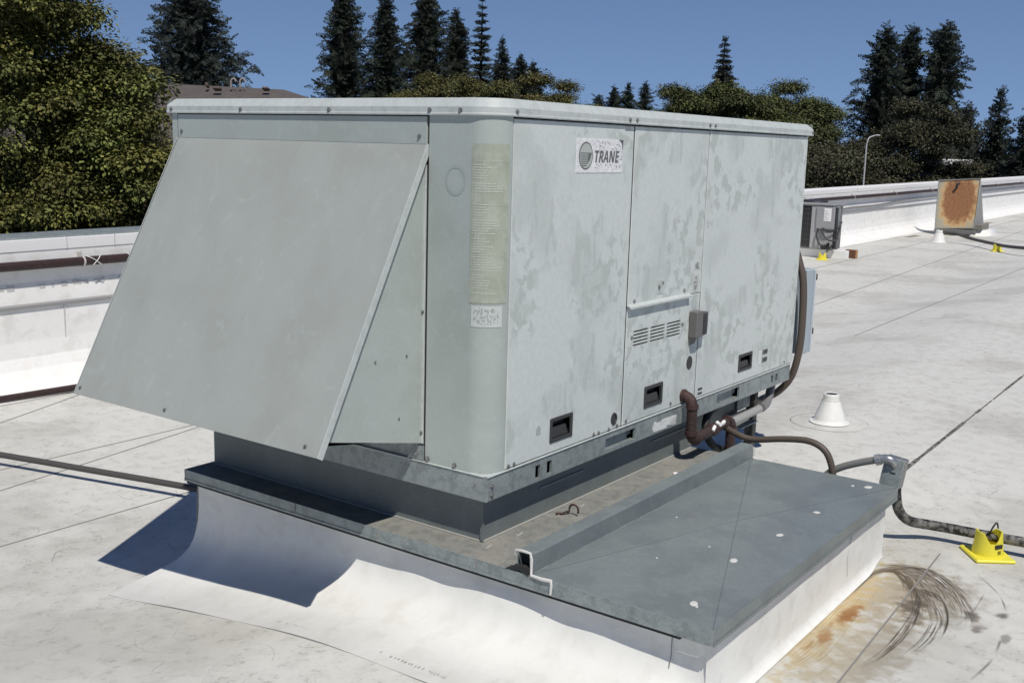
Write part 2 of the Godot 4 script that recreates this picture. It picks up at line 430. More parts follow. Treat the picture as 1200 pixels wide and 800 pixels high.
	for k in 34:
		var t := rnd(0.0, 1.0)
		var e: Vector3 = at.call(ends, t); var m: Vector3 = at.call(mids, t)
		var st := Vector3(1.17 + rnd(-0.02, 0.02), 0, 0.89 + rnd(-0.01, 0.01))
		stroke.call([st, st.lerp(m, 0.5) + Vector3(0.015, 0, 0.012), m, m.lerp(e, 0.5) + Vector3(0, 0, 0.014), e], rnd(0.4, 1.1), Color8(66, 60, 52), rnd(0.35, 0.9))
	for k in 9:
		var o := k * 0.011
		stroke.call([Vector3(1.28 - o * 2, 0, 0.715 + o), Vector3(0.85, 0, 0.735 + o * 0.9), Vector3(0.5, 0, 0.74 + o * 1.1), Vector3(0.3 + o, 0, 0.735 + o * 0.6)], rnd(0.5, 1.1), Color8(150, 120, 74), rnd(0.2, 0.45))
	for k in 40:
		var t := rnd(0.0, 1.0); var pts := []
		for j in 7:
			pts.append(at.call(outer, j / 6.0).lerp(at.call(inner, j / 6.0), t) + Vector3(rnd(-0.008, 0.008), 0, rnd(-0.008, 0.008)))
		stroke.call(pts, rnd(2.0, 5.0), Color8(150, 140, 124), rnd(0.05, 0.14))
	for k in 14:
		var xx := rnd(0.55, 0.95); var zz := rnd(0.77, 0.83)
		stroke.call([Vector3(xx, 0, zz), Vector3(xx - rnd(0.02, 0.06), 0, zz + rnd(-0.012, 0.012)), Vector3(xx - rnd(0.07, 0.16), 0, zz + rnd(-0.02, 0.012))], rnd(2.0, 5.0), Color8(150, 104, 58), rnd(0.08, 0.22))
	stroke.call([Vector3(1.43, 0, 1.03), Vector3(1.29, 0, 1.13), Vector3(1.16, 0, 1.18)], 1.4, Color8(80, 74, 68), 0.55)
	stroke.call([Vector3(0.95, 0, 1.21), Vector3(0.78, 0, 1.22), Vector3(0.60, 0, 1.20)], 2.2, Color8(96, 90, 84), 0.5)
	stroke.call([Vector3(1.27, 0, 1.09), Vector3(1.10, 0, 1.095), Vector3(0.94, 0, 1.08)], 1.2, Color8(100, 94, 88), 0.4)
	for k in 26:
		var p := Vector3(rnd(0.1, 1.9), 0, rnd(0.75, 1.9)); var a := rnd(0, TAU); var l := rnd(0.03, 0.14)
		var q := p + Vector3(cos(a), 0, sin(a)) * l
		stroke.call([p, p.lerp(q, 0.5) + Vector3(rnd(-0.01, 0.01), 0, rnd(-0.01, 0.01)), q], rnd(0.4, 1.0), Color8(120, 116, 110), rnd(0.2, 0.5))
	return to_tex(d, s, s)

# ---------------------------------------------------------------- the roof deck
func roof() -> void:
	var xs := [-9.0, -6.0, -4.0, -3.0, -2.0, -1.5]
	var zs := [-4.72, -4.4, -4.0, -3.5, -3.0, -2.5]
	for i in 31: xs.append(snappedf(-1.0 + i * 0.1, 0.001))
	for i in 16: xs.append(2.25 + i * 0.25)
	for i in 16: xs.append(7.0 + i)
	for i in 10: xs.append(26.0 + i * 4.0)
	for i in 41: zs.append(snappedf(-2.0 + i * 0.1, 0.001))
	for i in 8: zs.append(2.5 + i * 0.5)
	for i in 10: zs.append(8.0 + i * 2.0)
	var mb := MB.new(); var st := MB.new()
	var nrm := func(x: float, z: float) -> Vector3:
		var e := 0.05
		return Vector3(-(ground(x + e, z) - ground(x - e, z)) / (2 * e), 1, -(ground(x, z + e) - ground(x, z - e)) / (2 * e)).normalized()
	for i in xs.size() - 1:
		for j in zs.size() - 1:
			var a: float = xs[i]; var b: float = xs[i + 1]; var c: float = zs[j]; var e: float = zs[j + 1]
			var patch := a >= -0.001 and b <= 2.001 and c >= -0.001 and e <= 2.001
			var w := st if patch else mb
			w.sq([on_roof(a, c), on_roof(b, c), on_roof(b, e), on_roof(a, e)], [nrm.call(a, c), nrm.call(b, c), nrm.call(b, e), nrm.call(a, e)],
				[Vector2(a, c) / 2.0, Vector2(b, c) / 2.0, Vector2(b, e) / 2.0, Vector2(a, e) / 2.0])
	var root := Node3D.new(); root.name = "roof_deck"; add_child(root); structure(root)
	structure(part(mb, "roof_membrane", M.membrane, root))
	structure(part(st, "stained_membrane", M.membrane_stained, root))
	# laps between the membrane sheets, raised a little and dirty at their edge
	var laps := [[-6.0, -3.09, 6.0, -3.10], [-6.0, -2.15, 1.2, -2.16], [-1.0, -2.60, 1.4, -3.05], [0.0, -3.62, 1.6, -4.30],
		[0.30, 0.925, 1.54, 0.88], [2.4, -1.90, 24.0, -2.98], [3.0, -3.3, 40.0, -4.0], [5.5, 0.452, 40.0, 0.5], [6.5, -1.1, 40.0, -1.5], [4.5, 2.2, 40.0, 2.3], [3.2, 1.5, 9.0, 1.55]]
	for l in laps:
		var r := MB.new()
		ribbon(r, [Vector2(l[0], l[1]), Vector2(l[2], l[3])], 0.0045 if l[0] < 2.0 else 0.009, 0.003, 0.3)
		part(r, "membrane_lap", M.lap_dirt, root)
	var dl := MB.new()
	var x := 2.5
	while x < 5.4:
		var len := rnd(0.10, 0.35)
		ribbon(dl, [Vector2(x, 0.47 - (x - 2.6) * 0.008), Vector2(minf(x + len, 5.5), 0.47 - (x + len - 2.6) * 0.008)], rnd(0.006, 0.017) if x > 3.5 else rnd(0.014, 0.024), 0.003, 0.1)
		x += len + (rnd(0.0, 0.05) if x > 3.4 else -0.01)
	part(dl, "dirty_lap", M.lap_dark, root)

func ribbon(mb: MB, pts: Array, w: float, h: float, step: float) -> void:
	for i in pts.size() - 1:
		var a: Vector2 = pts[i]; var b: Vector2 = pts[i + 1]
		var k := maxi(1, int(a.distance_to(b) / step)); var s := (b - a).normalized().orthogonal() * w / 2.0
		for j in k:
			var p := a.lerp(b, float(j) / k); var q := a.lerp(b, float(j + 1) / k)
			var c := []
			for e in [p - s, q - s, q + s, p + s]: c.append(on_roof(e.x, e.y, h))
			mb.quad(c[0], c[1], c[2], c[3], Vector3.UP)
			mb.quad(c[0], c[1], c[1] - Vector3(0, h, 0), c[0] - Vector3(0, h, 0), Vector3(-s.x, 0, -s.y))
			mb.quad(c[3], c[2], c[2] - Vector3(0, h, 0), c[3] - Vector3(0, h, 0), Vector3(s.x, 0, s.y))

# ---------------------------------------------------------------- street level and far buildings
func surroundings() -> void:
	var mb := MB.new()
	mb.quad(Vector3(-1500, -5.6, -1500), Vector3(1500, -5.6, -1500), Vector3(1500, -5.6, 1500), Vector3(-1500, -5.6, 1500), Vector3.UP)
	structure(part(mb, "street_ground", mat(Color(0.085, 0.085, 0.075), 0.95)))
	var R := Vector3(0.589, 0, 0.808); var T := Vector3(-0.808, 0, 0.589)
	# neighbour with the brown hipped roof
	var o := thing("neighbour_building", "tan building under a wide brown shingle hip roof behind the left trees", "building", Vector3(22.6, -5.6, -30.2))
	var c := Vector3(22.6, 0, -30.2)
	var P := func(r: float, t: float, y: float) -> Vector3: return c + R * r + T * t + Vector3(0, y, 0)
	var e := 1.55
	var rt := 3.42
	var rf := MB.new()
	var a: Vector3 = P.call(-14.0, 0.0, rt + 0.1); var b: Vector3 = P.call(3.05, 0.0, rt - 0.28)
	var fl: Vector3 = P.call(-20.0, 6.5, e); var fr: Vector3 = P.call(9.5, 6.5, e - 0.35); var br: Vector3 = P.call(9.5, -6.5, e - 0.35); var bl: Vector3 = P.call(-20.0, -6.5, e)
	rf.quad(fl, fr, b, a, Vector3(-0.3, 1, 0.3)); rf.quad(bl, br, b, a, Vector3(0.3, 1, -0.3))
	rf.tri(fr, br, b, Vector3(0.4, 1, 0.5)); rf.tri(fl, bl, a, Vector3(-0.4, 1, -0.5))
	var dn := Vector3(0, -0.22, 0)
	rf.quad(fl, fr, fr + dn, fl + dn, T); rf.quad(fr, br, br + dn, fr + dn, R)
	rf.quad(fl + dn, fr + dn, br + dn, bl + dn, Vector3.DOWN)
	var shingle := tmat(blend_tex(512, Color8(88, 83, 79), Color8(80, 75, 71), Color8(96, 90, 86), noise(Vector2i(512, 512), 101, 0.08, 4), 0.4, 0.7, 0.8, noise(Vector2i(512, 512), 102, 0.02, 3), 0.5, 0.7, 0.6, noise(Vector2i(512, 512), 103, 0.3, 2), 0.2), 6.0, 0.95)
	var roof_part := part(rf, "roof", shingle, o)
	var wl := MB.new()
	var m := Basis(R, Vector3.UP, -T)
	wl.obox(P.call(-5.3, 0.0, (e - 0.5 - 5.6) / 2.0), m, Vector3(27.5, 5.6 + e - 0.5, 11.4))
	part(wl, "wall", mat(Color(0.42, 0.30, 0.23), 0.9), o)
	var eave := MB.new()
	eave.obox(P.call(-5.3, 5.9, e - 0.5), m, Vector3(28.6, 0.35, 0.25))
	part(eave, "fascia", mat(Color(0.55, 0.42, 0.34), 0.8), o)
	var slope := func(r: float, t: float) -> Vector3: return P.call(r, t, lerpf(rt - 0.1 - r * 0.022, e - 0.1, t / 6.5) + 0.02)
	for k in [[-1.0, 0.9, 0.26, 0.10], [1.0, 1.1, 0.26, 0.10], [2.6, 0.8, 0.24, 0.09], [0.55, 0.7, 0.10, 0.14]]:
		var q := MB.new()
		q.obox(slope.call(k[0], k[1]) + Vector3(0, 0.05, 0), m * Basis(Vector3.RIGHT, 0.2), Vector3(k[2], k[3], 0.3), 0.03)
		part(q, "roof_vent", mat(Color(0.11, 0.075, 0.062), 0.8), roof_part)
	for k in [[1.35, 0.6], [1.65, 0.55]]:
		var q := MB.new()
		var s: Vector3 = slope.call(k[0], k[1])
		q.tube(spline([s, s + Vector3(0, 0.22, 0), s + Vector3(0, 0.3, 0) + R * 0.1, s + Vector3(0, 0.2, 0) + R * 0.17], 4), 0.035, 6)
		part(q, "vent_pipe", mat(Color(0.3, 0.27, 0.25), 0.7), roof_part)
	# pale low building to the right
	o = thing("far_building", "low dark building with a white roof edge seen between the far right trees", "building", Vector3(53, -5.6, -9))
	var D := Vector3(0.593, 0.0, 0.805); var N := Vector3(0.805, 0.0, -0.593)
	var bm := Basis(D, Vector3.UP, -N)
	var c0 := Vector3(50.9, 0, -9.7) + N * 4.0
	var w2 := MB.new(); w2.obox(c0 + Vector3(0, -2.3, 0), bm, Vector3(4.6, 6.6, 7.4))
	part(w2, "wall", mat(Color(0.05, 0.048, 0.055), 0.9), o)
	var f2 := MB.new(); f2.obox(c0 + Vector3(0, 1.21, 0), bm, Vector3(5.0, 0.30, 8.0), 0.04)
	part(f2, "roof_edge", mat(Color(0.75, 0.75, 0.76), 0.6), o)
	for k in 3:
		var wd := MB.new(); wd.obox(c0 - N * 3.71 + D * (-1.5 + k * 1.5) + Vector3(0, -1.2, 0), bm, Vector3(1.0, 1.5, 0.05))
		part(wd, "window", mat(Color(0.02, 0.025, 0.03), 0.15), o)
	# street lamp
	o = thing("street_lamp", "tall grey street lamp with a curved arm before the dark trees", "street lamp", Vector3(31.0, -5.6, -9.17))
	var pl := MB.new(); pl.tube([Vector3(31.0, -5.6, -9.17), Vector3(31.13, 1.74, -9.23)], [0.045, 0.024], 8)
	part(pl, "pole", mat(Color(0.50, 0.50, 0.50), 0.5), o)
	var ar := MB.new(); ar.tube(spline([Vector3(31.13, 1.73, -9.23), Vector3(31.15, 1.86, -9.21), Vector3(31.21, 1.96, -9.18), Vector3(31.32, 2.02, -9.07)], 5), 0.018, 8)
	part(ar, "arm", mat(Color(0.5, 0.5, 0.5), 0.5), o)
	var hd := MB.new(); hd.obox(Vector3(31.37, 2.03, -9.0), Basis(Vector3.UP, -0.94), Vector3(0.16, 0.035, 0.07), 0.012)
	part(hd, "lamp_head", mat(Color(0.55, 0.55, 0.55), 0.5), o)

# ---------------------------------------------------------------- parapet along the far side of the roof
func parapet() -> void:
	var x0 := -9.0
	var x1 := 62.0
	var z := -4.66
	var rise := func(x: float) -> float: return 0.0067 * maxf(0.0, x - 1.0)
	var xs := [x0, -6.0, -3.0, -1.5, 0.0, 1.0]
	for k in 31: xs.append(1.0 + (k + 1) * 2.0)
	var o := thing("parapet_wall", "long white membrane covered parapet wall along the far roof edge", "wall", Vector3(10, -0.19, z))
	# extrudes a profile of [z, y] points along the wall
	var run := func(prof: Array, called: String, m: Material, parent: Node, a := 0, b := 999) -> MeshInstance3D:
		var mb := MB.new()
		for i in range(a, mini(b, xs.size() - 1)):
			for j in prof.size() - 1:
				var p: Vector2 = prof[j]; var q: Vector2 = prof[j + 1]
				var d := q - p
				var nn := Vector3(0, -d.x, d.y).normalized()
				if nn.z < 0.0 and abs(nn.z) > 0.3: nn = -nn
				if abs(nn.z) <= 0.3 and nn.y < 0.0: nn = -nn
				mb.quad(Vector3(xs[i], p.y + rise.call(xs[i]), p.x), Vector3(xs[i + 1], p.y + rise.call(xs[i + 1]), p.x), Vector3(xs[i + 1], q.y + rise.call(xs[i + 1]), q.x), Vector3(xs[i], q.y + rise.call(xs[i]), q.x), nn)
		return part(mb, called, m, parent)
	var flare := [Vector2(-4.28, -0.186), Vector2(-4.38, -0.178), Vector2(-4.46, -0.16), Vector2(-4.53, -0.125), Vector2(-4.585, -0.07), Vector2(-4.62, 0.0), Vector2(-4.635, 0.10), Vector2(-4.642, 0.305)]
	run.call(flare, "base_flashing", M.wall_white, o)
	run.call([Vector2(-4.642, 0.305), Vector2(-4.628, 0.306), Vector2(-4.626, 0.328), Vector2(-4.64, 0.336), Vector2(-4.655, 0.34)], "termination_bar", mat(Color(0.33, 0.33, 0.33), 0.6, 0.3), o)
	run.call([Vector2(-4.64, 0.337), Vector2(-4.648, 0.44), Vector2(-4.655, 0.47), Vector2(-4.66, 0.72)], "wall_face", M.wall_white, o)
	run.call([Vector2(-4.658, 0.665), Vector2(-4.654, 0.667), Vector2(-4.652, 0.735), Vector2(-4.657, 0.742), Vector2(-4.84, 0.752), Vector2(-4.86, 0.75), Vector2(-4.86, 0.64)], "coping", M.white, o, 6)
	run.call([Vector2(-4.658, 0.665), Vector2(-4.654, 0.667), Vector2(-4.652, 0.735), Vector2(-4.654, 0.74)], "coping_front", M.white, o, 0, 6)
	run.call([Vector2(-4.654, 0.74), Vector2(-4.662, 0.752), Vector2(-4.84, 0.765), Vector2(-4.86, 0.75), Vector2(-4.86, 0.64)], "coping_top", M.galv, o, 0, 6)
	run.call([Vector2(-4.85, 0.72), Vector2(-4.85, -5.6)], "outer_face", mat(Color(0.4, 0.34, 0.28), 0.9), o)
	for x in [-2.0, 1.6, 1.95, 4.9, 7.9, 10.9, 13.9, 16.9, 19.9, 22.9, 25.9, 28.9]:
		var j := MB.new()
		j.box(Vector3(x, 0.666 + rise.call(x), -4.656), Vector3(x + 0.005 + x * 0.0006, 0.742 + rise.call(x), -4.651))
		part(j, "coping_joint", M.print_grey, o)
	# the lap of the wall sheet and the stamped print under the pipe
	var pr := MB.new()
	var x := 0.2
	while x < 2.4:
		var w := rnd(0.01, 0.05)
		if rng.randf() < 0.62: pr.box(Vector3(x, 0.425 + rnd(-0.004, 0.004) + (x - 1.1) * 0.012, -4.66), Vector3(x + w, 0.452 + rnd(-0.006, 0.004) + (x - 1.1) * 0.012, -4.6455))
		x += w + rnd(0.004, 0.02)
	part(pr, "stamped_print", M.print_grey, o).set_meta("kind", "stuff")
	for x2 in [1.55, 8.4, 15.2, 22.1]:
		var sl := MB.new(); sl.box(Vector3(x2, -0.02 + rise.call(x2), -4.645), Vector3(x2 + 0.008, 0.30 + rise.call(x2), -4.634))
		part(sl, "sheet_lap", mat(Color(0.5, 0.5, 0.49), 0.8), o)
	# brown pipe with straps
	var gp := thing("gas_pipe", "long dark brown pipe strapped along the face of the parapet wall", "pipe", Vector3(1.0, 0.58, -4.61))
	var path := []
	for xx in xs: path.append(Vector3(xx, 0.58 + rise.call(xx) + 0.004 * sin(xx * 1.3), -4.606))
	var tb := MB.new(); tb.tube(path, 0.029, 12)
	part(tb, "pipe", M.brown_pipe, gp)
	var straps := [-1.0, 1.68, 2.6, 5.5, 8.5, 11.5, 14.4, 16.6, 19.0, 21.5, 24.5, 27.5, 30.5]
	for xx in straps:
		var s := MB.new()
		s.tube([Vector3(xx, 0.58 + rise.call(xx), -4.606) + Vector3(-0.006, 0, 0), Vector3(xx, 0.58 + rise.call(xx), -4.606) + Vector3(0.006, 0, 0)], 0.034, 12)
		s.box(Vector3(xx - 0.008, 0.60 + rise.call(xx), -4.658), Vector3(xx + 0.008, 0.64 + rise.call(xx), -4.625))
		part(s, "strap", mat(Color(0.5, 0.48, 0.46), 0.6), gp)
	for k in [[1.70, 0.10], [1.80, -0.06], [2.0, 0.05]]:
		var s := MB.new(); var p := Vector3(k[0], 0.615 + rise.call(k[0]), -4.59)
		s.tube(spline([p, p + Vector3(k[1] * 0.4, -0.02, 0.018), p + Vector3(k[1], -0.06, 0.012)], 5), 0.0028, 6)
		part(s, "loose_tie", M.white, gp)
	# thin conduit lower on the wall, running out to the far units
	var cd := MB.new()
	var cp := [Vector3(14.2, 0.42, -4.60), Vector3(15.2, 0.43, -4.61), Vector3(16.4, 0.50, -4.62), Vector3(18.0, 0.51, -4.62), Vector3(19.4, 0.56, -4.62), Vector3(21.0, 0.58, -4.62), Vector3(26.0, 0.63, -4.62), Vector3(34.0, 0.69, -4.62), Vector3(46.0, 0.77, -4.62)]
	cd.tube(spline(cp, 6), 0.014, 8)
	tag(part(cd, "wall_conduit", M.conduit), "thin grey conduit clipped along the white wall behind the rusty hood", "conduit")

# ---------------------------------------------------------------- the wrapped curb with its metal cap
func curb() -> void:
	var o := thing("roof_curb", "white membrane wrapped roof curb flaring onto the deck beneath the big unit", "curb", Vector3(0.6, 0, -0.3))
	var top := 0.2161
	var xw := -0.026; var xb := 1.375; var zr := 0.722
	# front face that sweeps out onto the deck
	var prof := [[0.0, 1.0], [0.0, 0.90], [0.001, 0.80], [0.004, 0.68], [0.009, 0.56], [0.018, 0.46], [0.030, 0.375], [0.046, 0.305], [0.068, 0.245], [0.092, 0.195], [0.125, 0.150], [0.165, 0.105], [0.205, 0.068], [0.245, 0.034], [0.275, 0.013], [0.305, 0.002]]
	var zn := 60
	var fr := MB.new()
	var pt := func(i: int, j: int) -> Vector3:
		var f := float(j) / zn
		var off: float = prof[i][0]; var h: float = prof[i][1]
		var zl := -1.258 - 0.10 * sst(0.02, 0.295, off)
		var z := lerpf(zl, zr, f)
		var sway := sin(z * 7.0 + 1.0) * 0.008 + sin(z * 17.0) * 0.004 + sin(z * 31.0 + 2.0) * 0.0015
		var bulge := sst(1.0, 0.6, h) * sst(0.0, 0.3, h)
		var pinch := 1.0 - 0.6 * sst(0.55, 0.722, z)
		var x := xw - off * pinch - bulge * (sway + 0.006)
		var g := ground(x, z)
		return Vector3(x, g + 0.002 + h * (top - g) + sin(z * 11.0 + off * 20.0) * 0.002 * sst(0.0, 0.1, off), z)
	for j in zn:
		for i in prof.size() - 1:
			var p := [pt.call(i, j), pt.call(i, j + 1), pt.call(i + 1, j + 1), pt.call(i + 1, j)]
			var nn := []
			for k in [[i, j], [i, j + 1], [i + 1, j + 1], [i + 1, j]]:
				var du: Vector3 = pt.call(mini(k[0] + 1, prof.size() - 1), k[1]) - pt.call(maxi(k[0] - 1, 0), k[1])
				var dv: Vector3 = pt.call(k[0], k[1] + 1) - pt.call(k[0], k[1] - 1)
				var g := du.cross(dv).normalized()
				nn.append(g if g.x < 0.0 else -g)
			fr.sq(p, nn, [Vector2(p[0].x, p[0].z) / 2.0, Vector2(p[1].x, p[1].z) / 2.0, Vector2(p[2].x, p[2].z) / 2.0, Vector2(p[3].x, p[3].z) / 2.0])
	# dust lies thicker towards the flat edge of the sheet
	for i in fr.v.size():
		var k := 1.0 - 0.17 * sst(0.10, 0.29, xw - fr.v[i].x)
		fr.c[i] = Color(k, k * 0.998, k * 0.985)
	part(fr, "front_flashing", M.wrap_dusty, o, true)
	var ske := MB.new()
	for j in zn:
		var a: Vector3 = pt.call(prof.size() - 1, j); var b: Vector3 = pt.call(prof.size() - 1, j + 1)
		ske.quad(a, b, Vector3(b.x - 0.002, ground(b.x, b.z) - 0.004, b.z), Vector3(a.x - 0.002, ground(a.x, a.z) - 0.004, a.z), Vector3(-1, 0, 0))
	part(ske, "flashing_edge", M.lap_dirt, o)
	var en := MB.new()
	for i in prof.size() - 1:
		var a: Vector3 = pt.call(i, 0); var b: Vector3 = pt.call(i + 1, 0)
		en.quad(a, b, Vector3(b.x, ground(b.x, b.z) - 0.02, b.z), Vector3(a.x, ground(a.x, a.z) - 0.02, a.z), Vector3(0, 0, -1))
	en.quad(Vector3(xw, top, -1.262), Vector3(xb, top, -1.262), Vector3(xb, -0.2, -1.30), Vector3(xw, -0.2, -1.30), Vector3(0, 0, -1))
	en.quad(Vector3(xb, top, -1.262), Vector3(xb, top, zr), Vector3(xb, -0.2, zr), Vector3(xb, -0.2, -1.30), Vector3(1, 0, 0))
	part(en, "rear_flashing", M.wrap, o)
	# right face, close to vertical with a small cove at its foot
	var rt := MB.new()
	var rp := [[0.0, 1.0], [0.0, 0.6], [0.001, 0.3], [0.002, 0.12], [0.006, 0.06], [0.013, 0.028], [0.018, 0.010], [0.026, 0.004]]
	var xn := 46
	var q := func(i: int, j: int) -> Vector3:
		var x := lerpf(xw - 0.012, xb, float(j) / xn)
		var h: float = rp[i][1]
		var w := (sin(x * 13.0) * 0.002 + sin(x * 31.0 + 2.0) * 0.001) * sst(1.0, 0.7, h) * sst(0.0, 0.2, h)
		var z: float = zr + rp[i][0] * (1.0 - 0.8 * sst(1.15, 1.37, x)) + w
		var lift := 0.0
		return Vector3(x, ground(x, z) + 0.002 + h * top, z + lift)
	for j in xn:
		for i in rp.size() - 1:
			var nn := []
			for k in [[i, j], [i, j + 1], [i + 1, j + 1], [i + 1, j]]:
				var du: Vector3 = q.call(mini(k[0] + 1, rp.size() - 1), k[1]) - q.call(maxi(k[0] - 1, 0), k[1])
				var dv: Vector3 = q.call(k[0], k[1] + 1) - q.call(k[0], k[1] - 1)
				var g := du.cross(dv).normalized()
				nn.append(g if g.z > 0.0 else -g)
			rt.sq([q.call(i, j), q.call(i, j + 1), q.call(i + 1, j + 1), q.call(i + 1, j)], nn, [Vector2(), Vector2(), Vector2(), Vector2()])
	part(rt, "side_flashing", M.wrap, o)
	var lp := MB.new()
	lp.tube([Vector3(xw - 0.002, 0.21, 0.62), Vector3(xw - 0.007, 0.14, 0.622), Vector3(xw - 0.012, 0.07, 0.615), Vector3(xw - 0.016, 0.03, 0.618)], 0.0013, 5)
	part(lp, "flashing_lap", M.lap_dirt, o)
	var lp2 := MB.new()
	lp2.tube(spline([Vector3(1.02, 0.19, zr + 0.002), Vector3(0.99, 0.12, zr + 0.003), Vector3(1.0, 0.05, zr + 0.004)], 5), 0.0009, 5)
	part(lp2, "flashing_lap", M.print_grey, o)
	# stamped print on the flashing skirt
	var pr := MB.new()
	for run in [[-1.13, -0.92], [-0.55, -0.42], [-0.14, 0.10]]:
		var z: float = run[0]
		while z < run[1]:
			var w := rnd(0.004, 0.010)
			if rng.randf() < 0.8:
				var x := -0.285 + rnd(-0.002, 0.002)
				pr.obox(Vector3(x, ground(x, z) + 0.0082, z), Basis(), Vector3(0.009, 0.0006, w * 0.6))
			z += w + rnd(0.003, 0.008)
	part(pr, "stamped_print", M.print_grey, o).set_meta("kind", "stuff")
	# ---- sheet metal cap
	var c := thing("metal_curb_cap", "grey sheet metal cap with a raised seam covering the white curb", "curb cap", Vector3(0.6, 0.2161, -0.3))
	var ys := 0.2534; var yb := 0.2161
	var xf := -0.066; var xr := 1.4065; var z1 := -1.277; var zm := 0.155; var z2 := 0.746
	var ls := MB.new()
	ls.quad(Vector3(xf, ys, z1), Vector3(xr, ys, z1), Vector3(xr, ys, zm), Vector3(xf, ys, zm), Vector3.UP)
	part(ls, "left_sheet", M.sheet_dusty, c)
	var lf := MB.new()
	lf.box(Vector3(xf - 0.002, yb, z1 - 0.002), Vector3(xf + 0.0, ys + 0.001, 0.272), 0.0006)
	lf.box(Vector3(xf, yb, z1 - 0.002), Vector3(xr, ys + 0.001, z1), 0.0006)
	lf.box(Vector3(xf - 0.0045, yb - 0.001, z1), Vector3(xf - 0.0025, yb + 0.006, 0.27))
	part(lf, "left_edge", M.galv, c)
	for k in [0.02, -0.36, -0.72]:
		var sj := MB.new(); sj.box(Vector3(xf - 0.0035, yb, k), Vector3(xf - 0.0018, ys, k + 0.004))
		part(sj, "edge_joint", M.lap_dirt, c)
	# right sheet, cross broken so that it rises to the middle
	var rs := MB.new()
	var y2 := ys + 0.002
	var A := Vector3(xf, y2, 0.205); var B := Vector3(xr, y2, 0.198); var C := Vector3(xr, y2, z2); var D := Vector3(xf, y2, z2)
	var mid := (A + B + C + D) / 4.0 + Vector3(0, 0.016, 0)
	for e in [[A, B], [B, C], [C, D], [D, A]]: rs.tri(e[0], e[1], mid, Vector3.UP)
	part(rs, "right_sheet", M.sheet, c)
	var re := MB.new()
	var rfe := MB.new(); rfe.box(Vector3(xf - 0.003, yb - 0.002, 0.274), Vector3(xf - 0.0005, y2 + 0.001, z2 + 0.003), 0.0008)
	part(rfe, "front_edge", M.galv, c)
	re.box(Vector3(xf, yb - 0.002, z2 + 0.0005), Vector3(xr + 0.003, y2 + 0.001, z2 + 0.003), 0.0008)
	re.box(Vector3(xf, yb - 0.004, z2 + 0.0035), Vector3(xr, yb + 0.004, z2 + 0.0055))
	re.box(Vector3(xr, yb - 0.002, 0.20), Vector3(xr + 0.003, y2 + 0.001, z2), 0.0008)
	part(re, "right_edge", M.sheet, c)
	for s in [[A, C], [B, D]]:
		for h in 2:
			var cr := MB.new()
			var p: Vector3 = s[h]
			cr.tube([p + Vector3(0, 0.0008, 0), mid + Vector3(0, 0.0002, 0)], 0.0010, 4)
			part(cr, "crease", mat(Color(0.15, 0.175, 0.18), 0.5), c)
	# raised seam between both sheets
	var ra := MB.new()
	var hp := PackedVector2Array([Vector2(0.152, ys - 0.0), Vector2(0.152, 0.309), Vector2(0.156, 0.3125), Vector2(0.200, 0.3125), Vector2(0.204, 0.309), Vector2(0.2045, ys), Vector2(0.2015, ys), Vector2(0.201, 0.3085), Vector2(0.155, 0.3085), Vector2(0.155, ys)])
	ra.prism(hp, Vector3(xf + 0.012, 0, 0), Vector3(0, 0, 1), Vector3(0, 1, 0), Vector3(xr - xf - 0.02, 0, 0))
	part(ra, "raised_seam", M.sheet, c)
	var dk := MB.new(); dk.box(Vector3(xf + 0.03, ys + 0.001, 0.156), Vector3(xf + 0.04, 0.307, 0.2005))
	part(dk, "seam_opening", M.dark, c)
	var ft := MB.new()
	ft.prism(PackedVector2Array([Vector2(0.12, 0), Vector2(0.158, 0.018), Vector2(0.2, 0.02), Vector2(0.2, -0.004), Vector2(0.17, 0.006)]), Vector3(xf - 0.004, ys, 0), Vector3(0, 0, 1), Vector3(0, 1, 0), Vector3(0.02, 0, 0))
	part(ft, "torn_flap", M.dark, c)
	var sf := MB.new(); sf.box(Vector3(xf + 0.02, y2, 0.2048), Vector3(xr - 0.01, y2 + 0.0016, 0.2085))
	part(sf, "seam_foot", M.galv, c)
	# white sealant bead that follows the end of the seam
	var se := MB.new()
	se.tube([Vector3(xf + 0.004, 0.300, 0.150), Vector3(xf + 0.002, 0.314, 0.152), Vector3(xf + 0.001, 0.3165, 0.175), Vector3(xf + 0.002, 0.315, 0.201), Vector3(xf, 0.300, 0.2065), Vector3(xf + 0.001, 0.275, 0.2062), Vector3(xf - 0.003, 0.2555, 0.209), Vector3(xf - 0.004, 0.2545, 0.245), Vector3(xf - 0.003, 0.2565, 0.274), Vector3(xf - 0.005, 0.245, 0.276), Vector3(xf - 0.006, 0.219, 0.275)],
		[0.0025, 0.0034, 0.0042, 0.0038, 0.0046, 0.0040, 0.0046, 0.0056, 0.0058, 0.0042, 0.0034], 8)
	part(se, "sealant_bead", M.sealant, c)
	var s2 := MB.new()
	s2.tube(spline([Vector3(xr - 0.004, 0.300, 0.2055), Vector3(xr - 0.002, 0.27, 0.207), Vector3(xr - 0.004, 0.258, 0.212), Vector3(xr - 0.003, 0.259, 0.25), Vector3(xr, 0.258, 0.285)], 4), 0.006, 6)
	part(s2, "sealant_bead", M.sealant, c)
	var rise_at := func(px: float, pz: float) -> float:
		var qx := absf(px - mid.x) / ((xr - xf) / 2.0); var qz := absf(pz - mid.z) / ((z2 - 0.2015) / 2.0)
		return y2 + 0.016 * (1.0 - minf(maxf(qx, qz), 1.0))
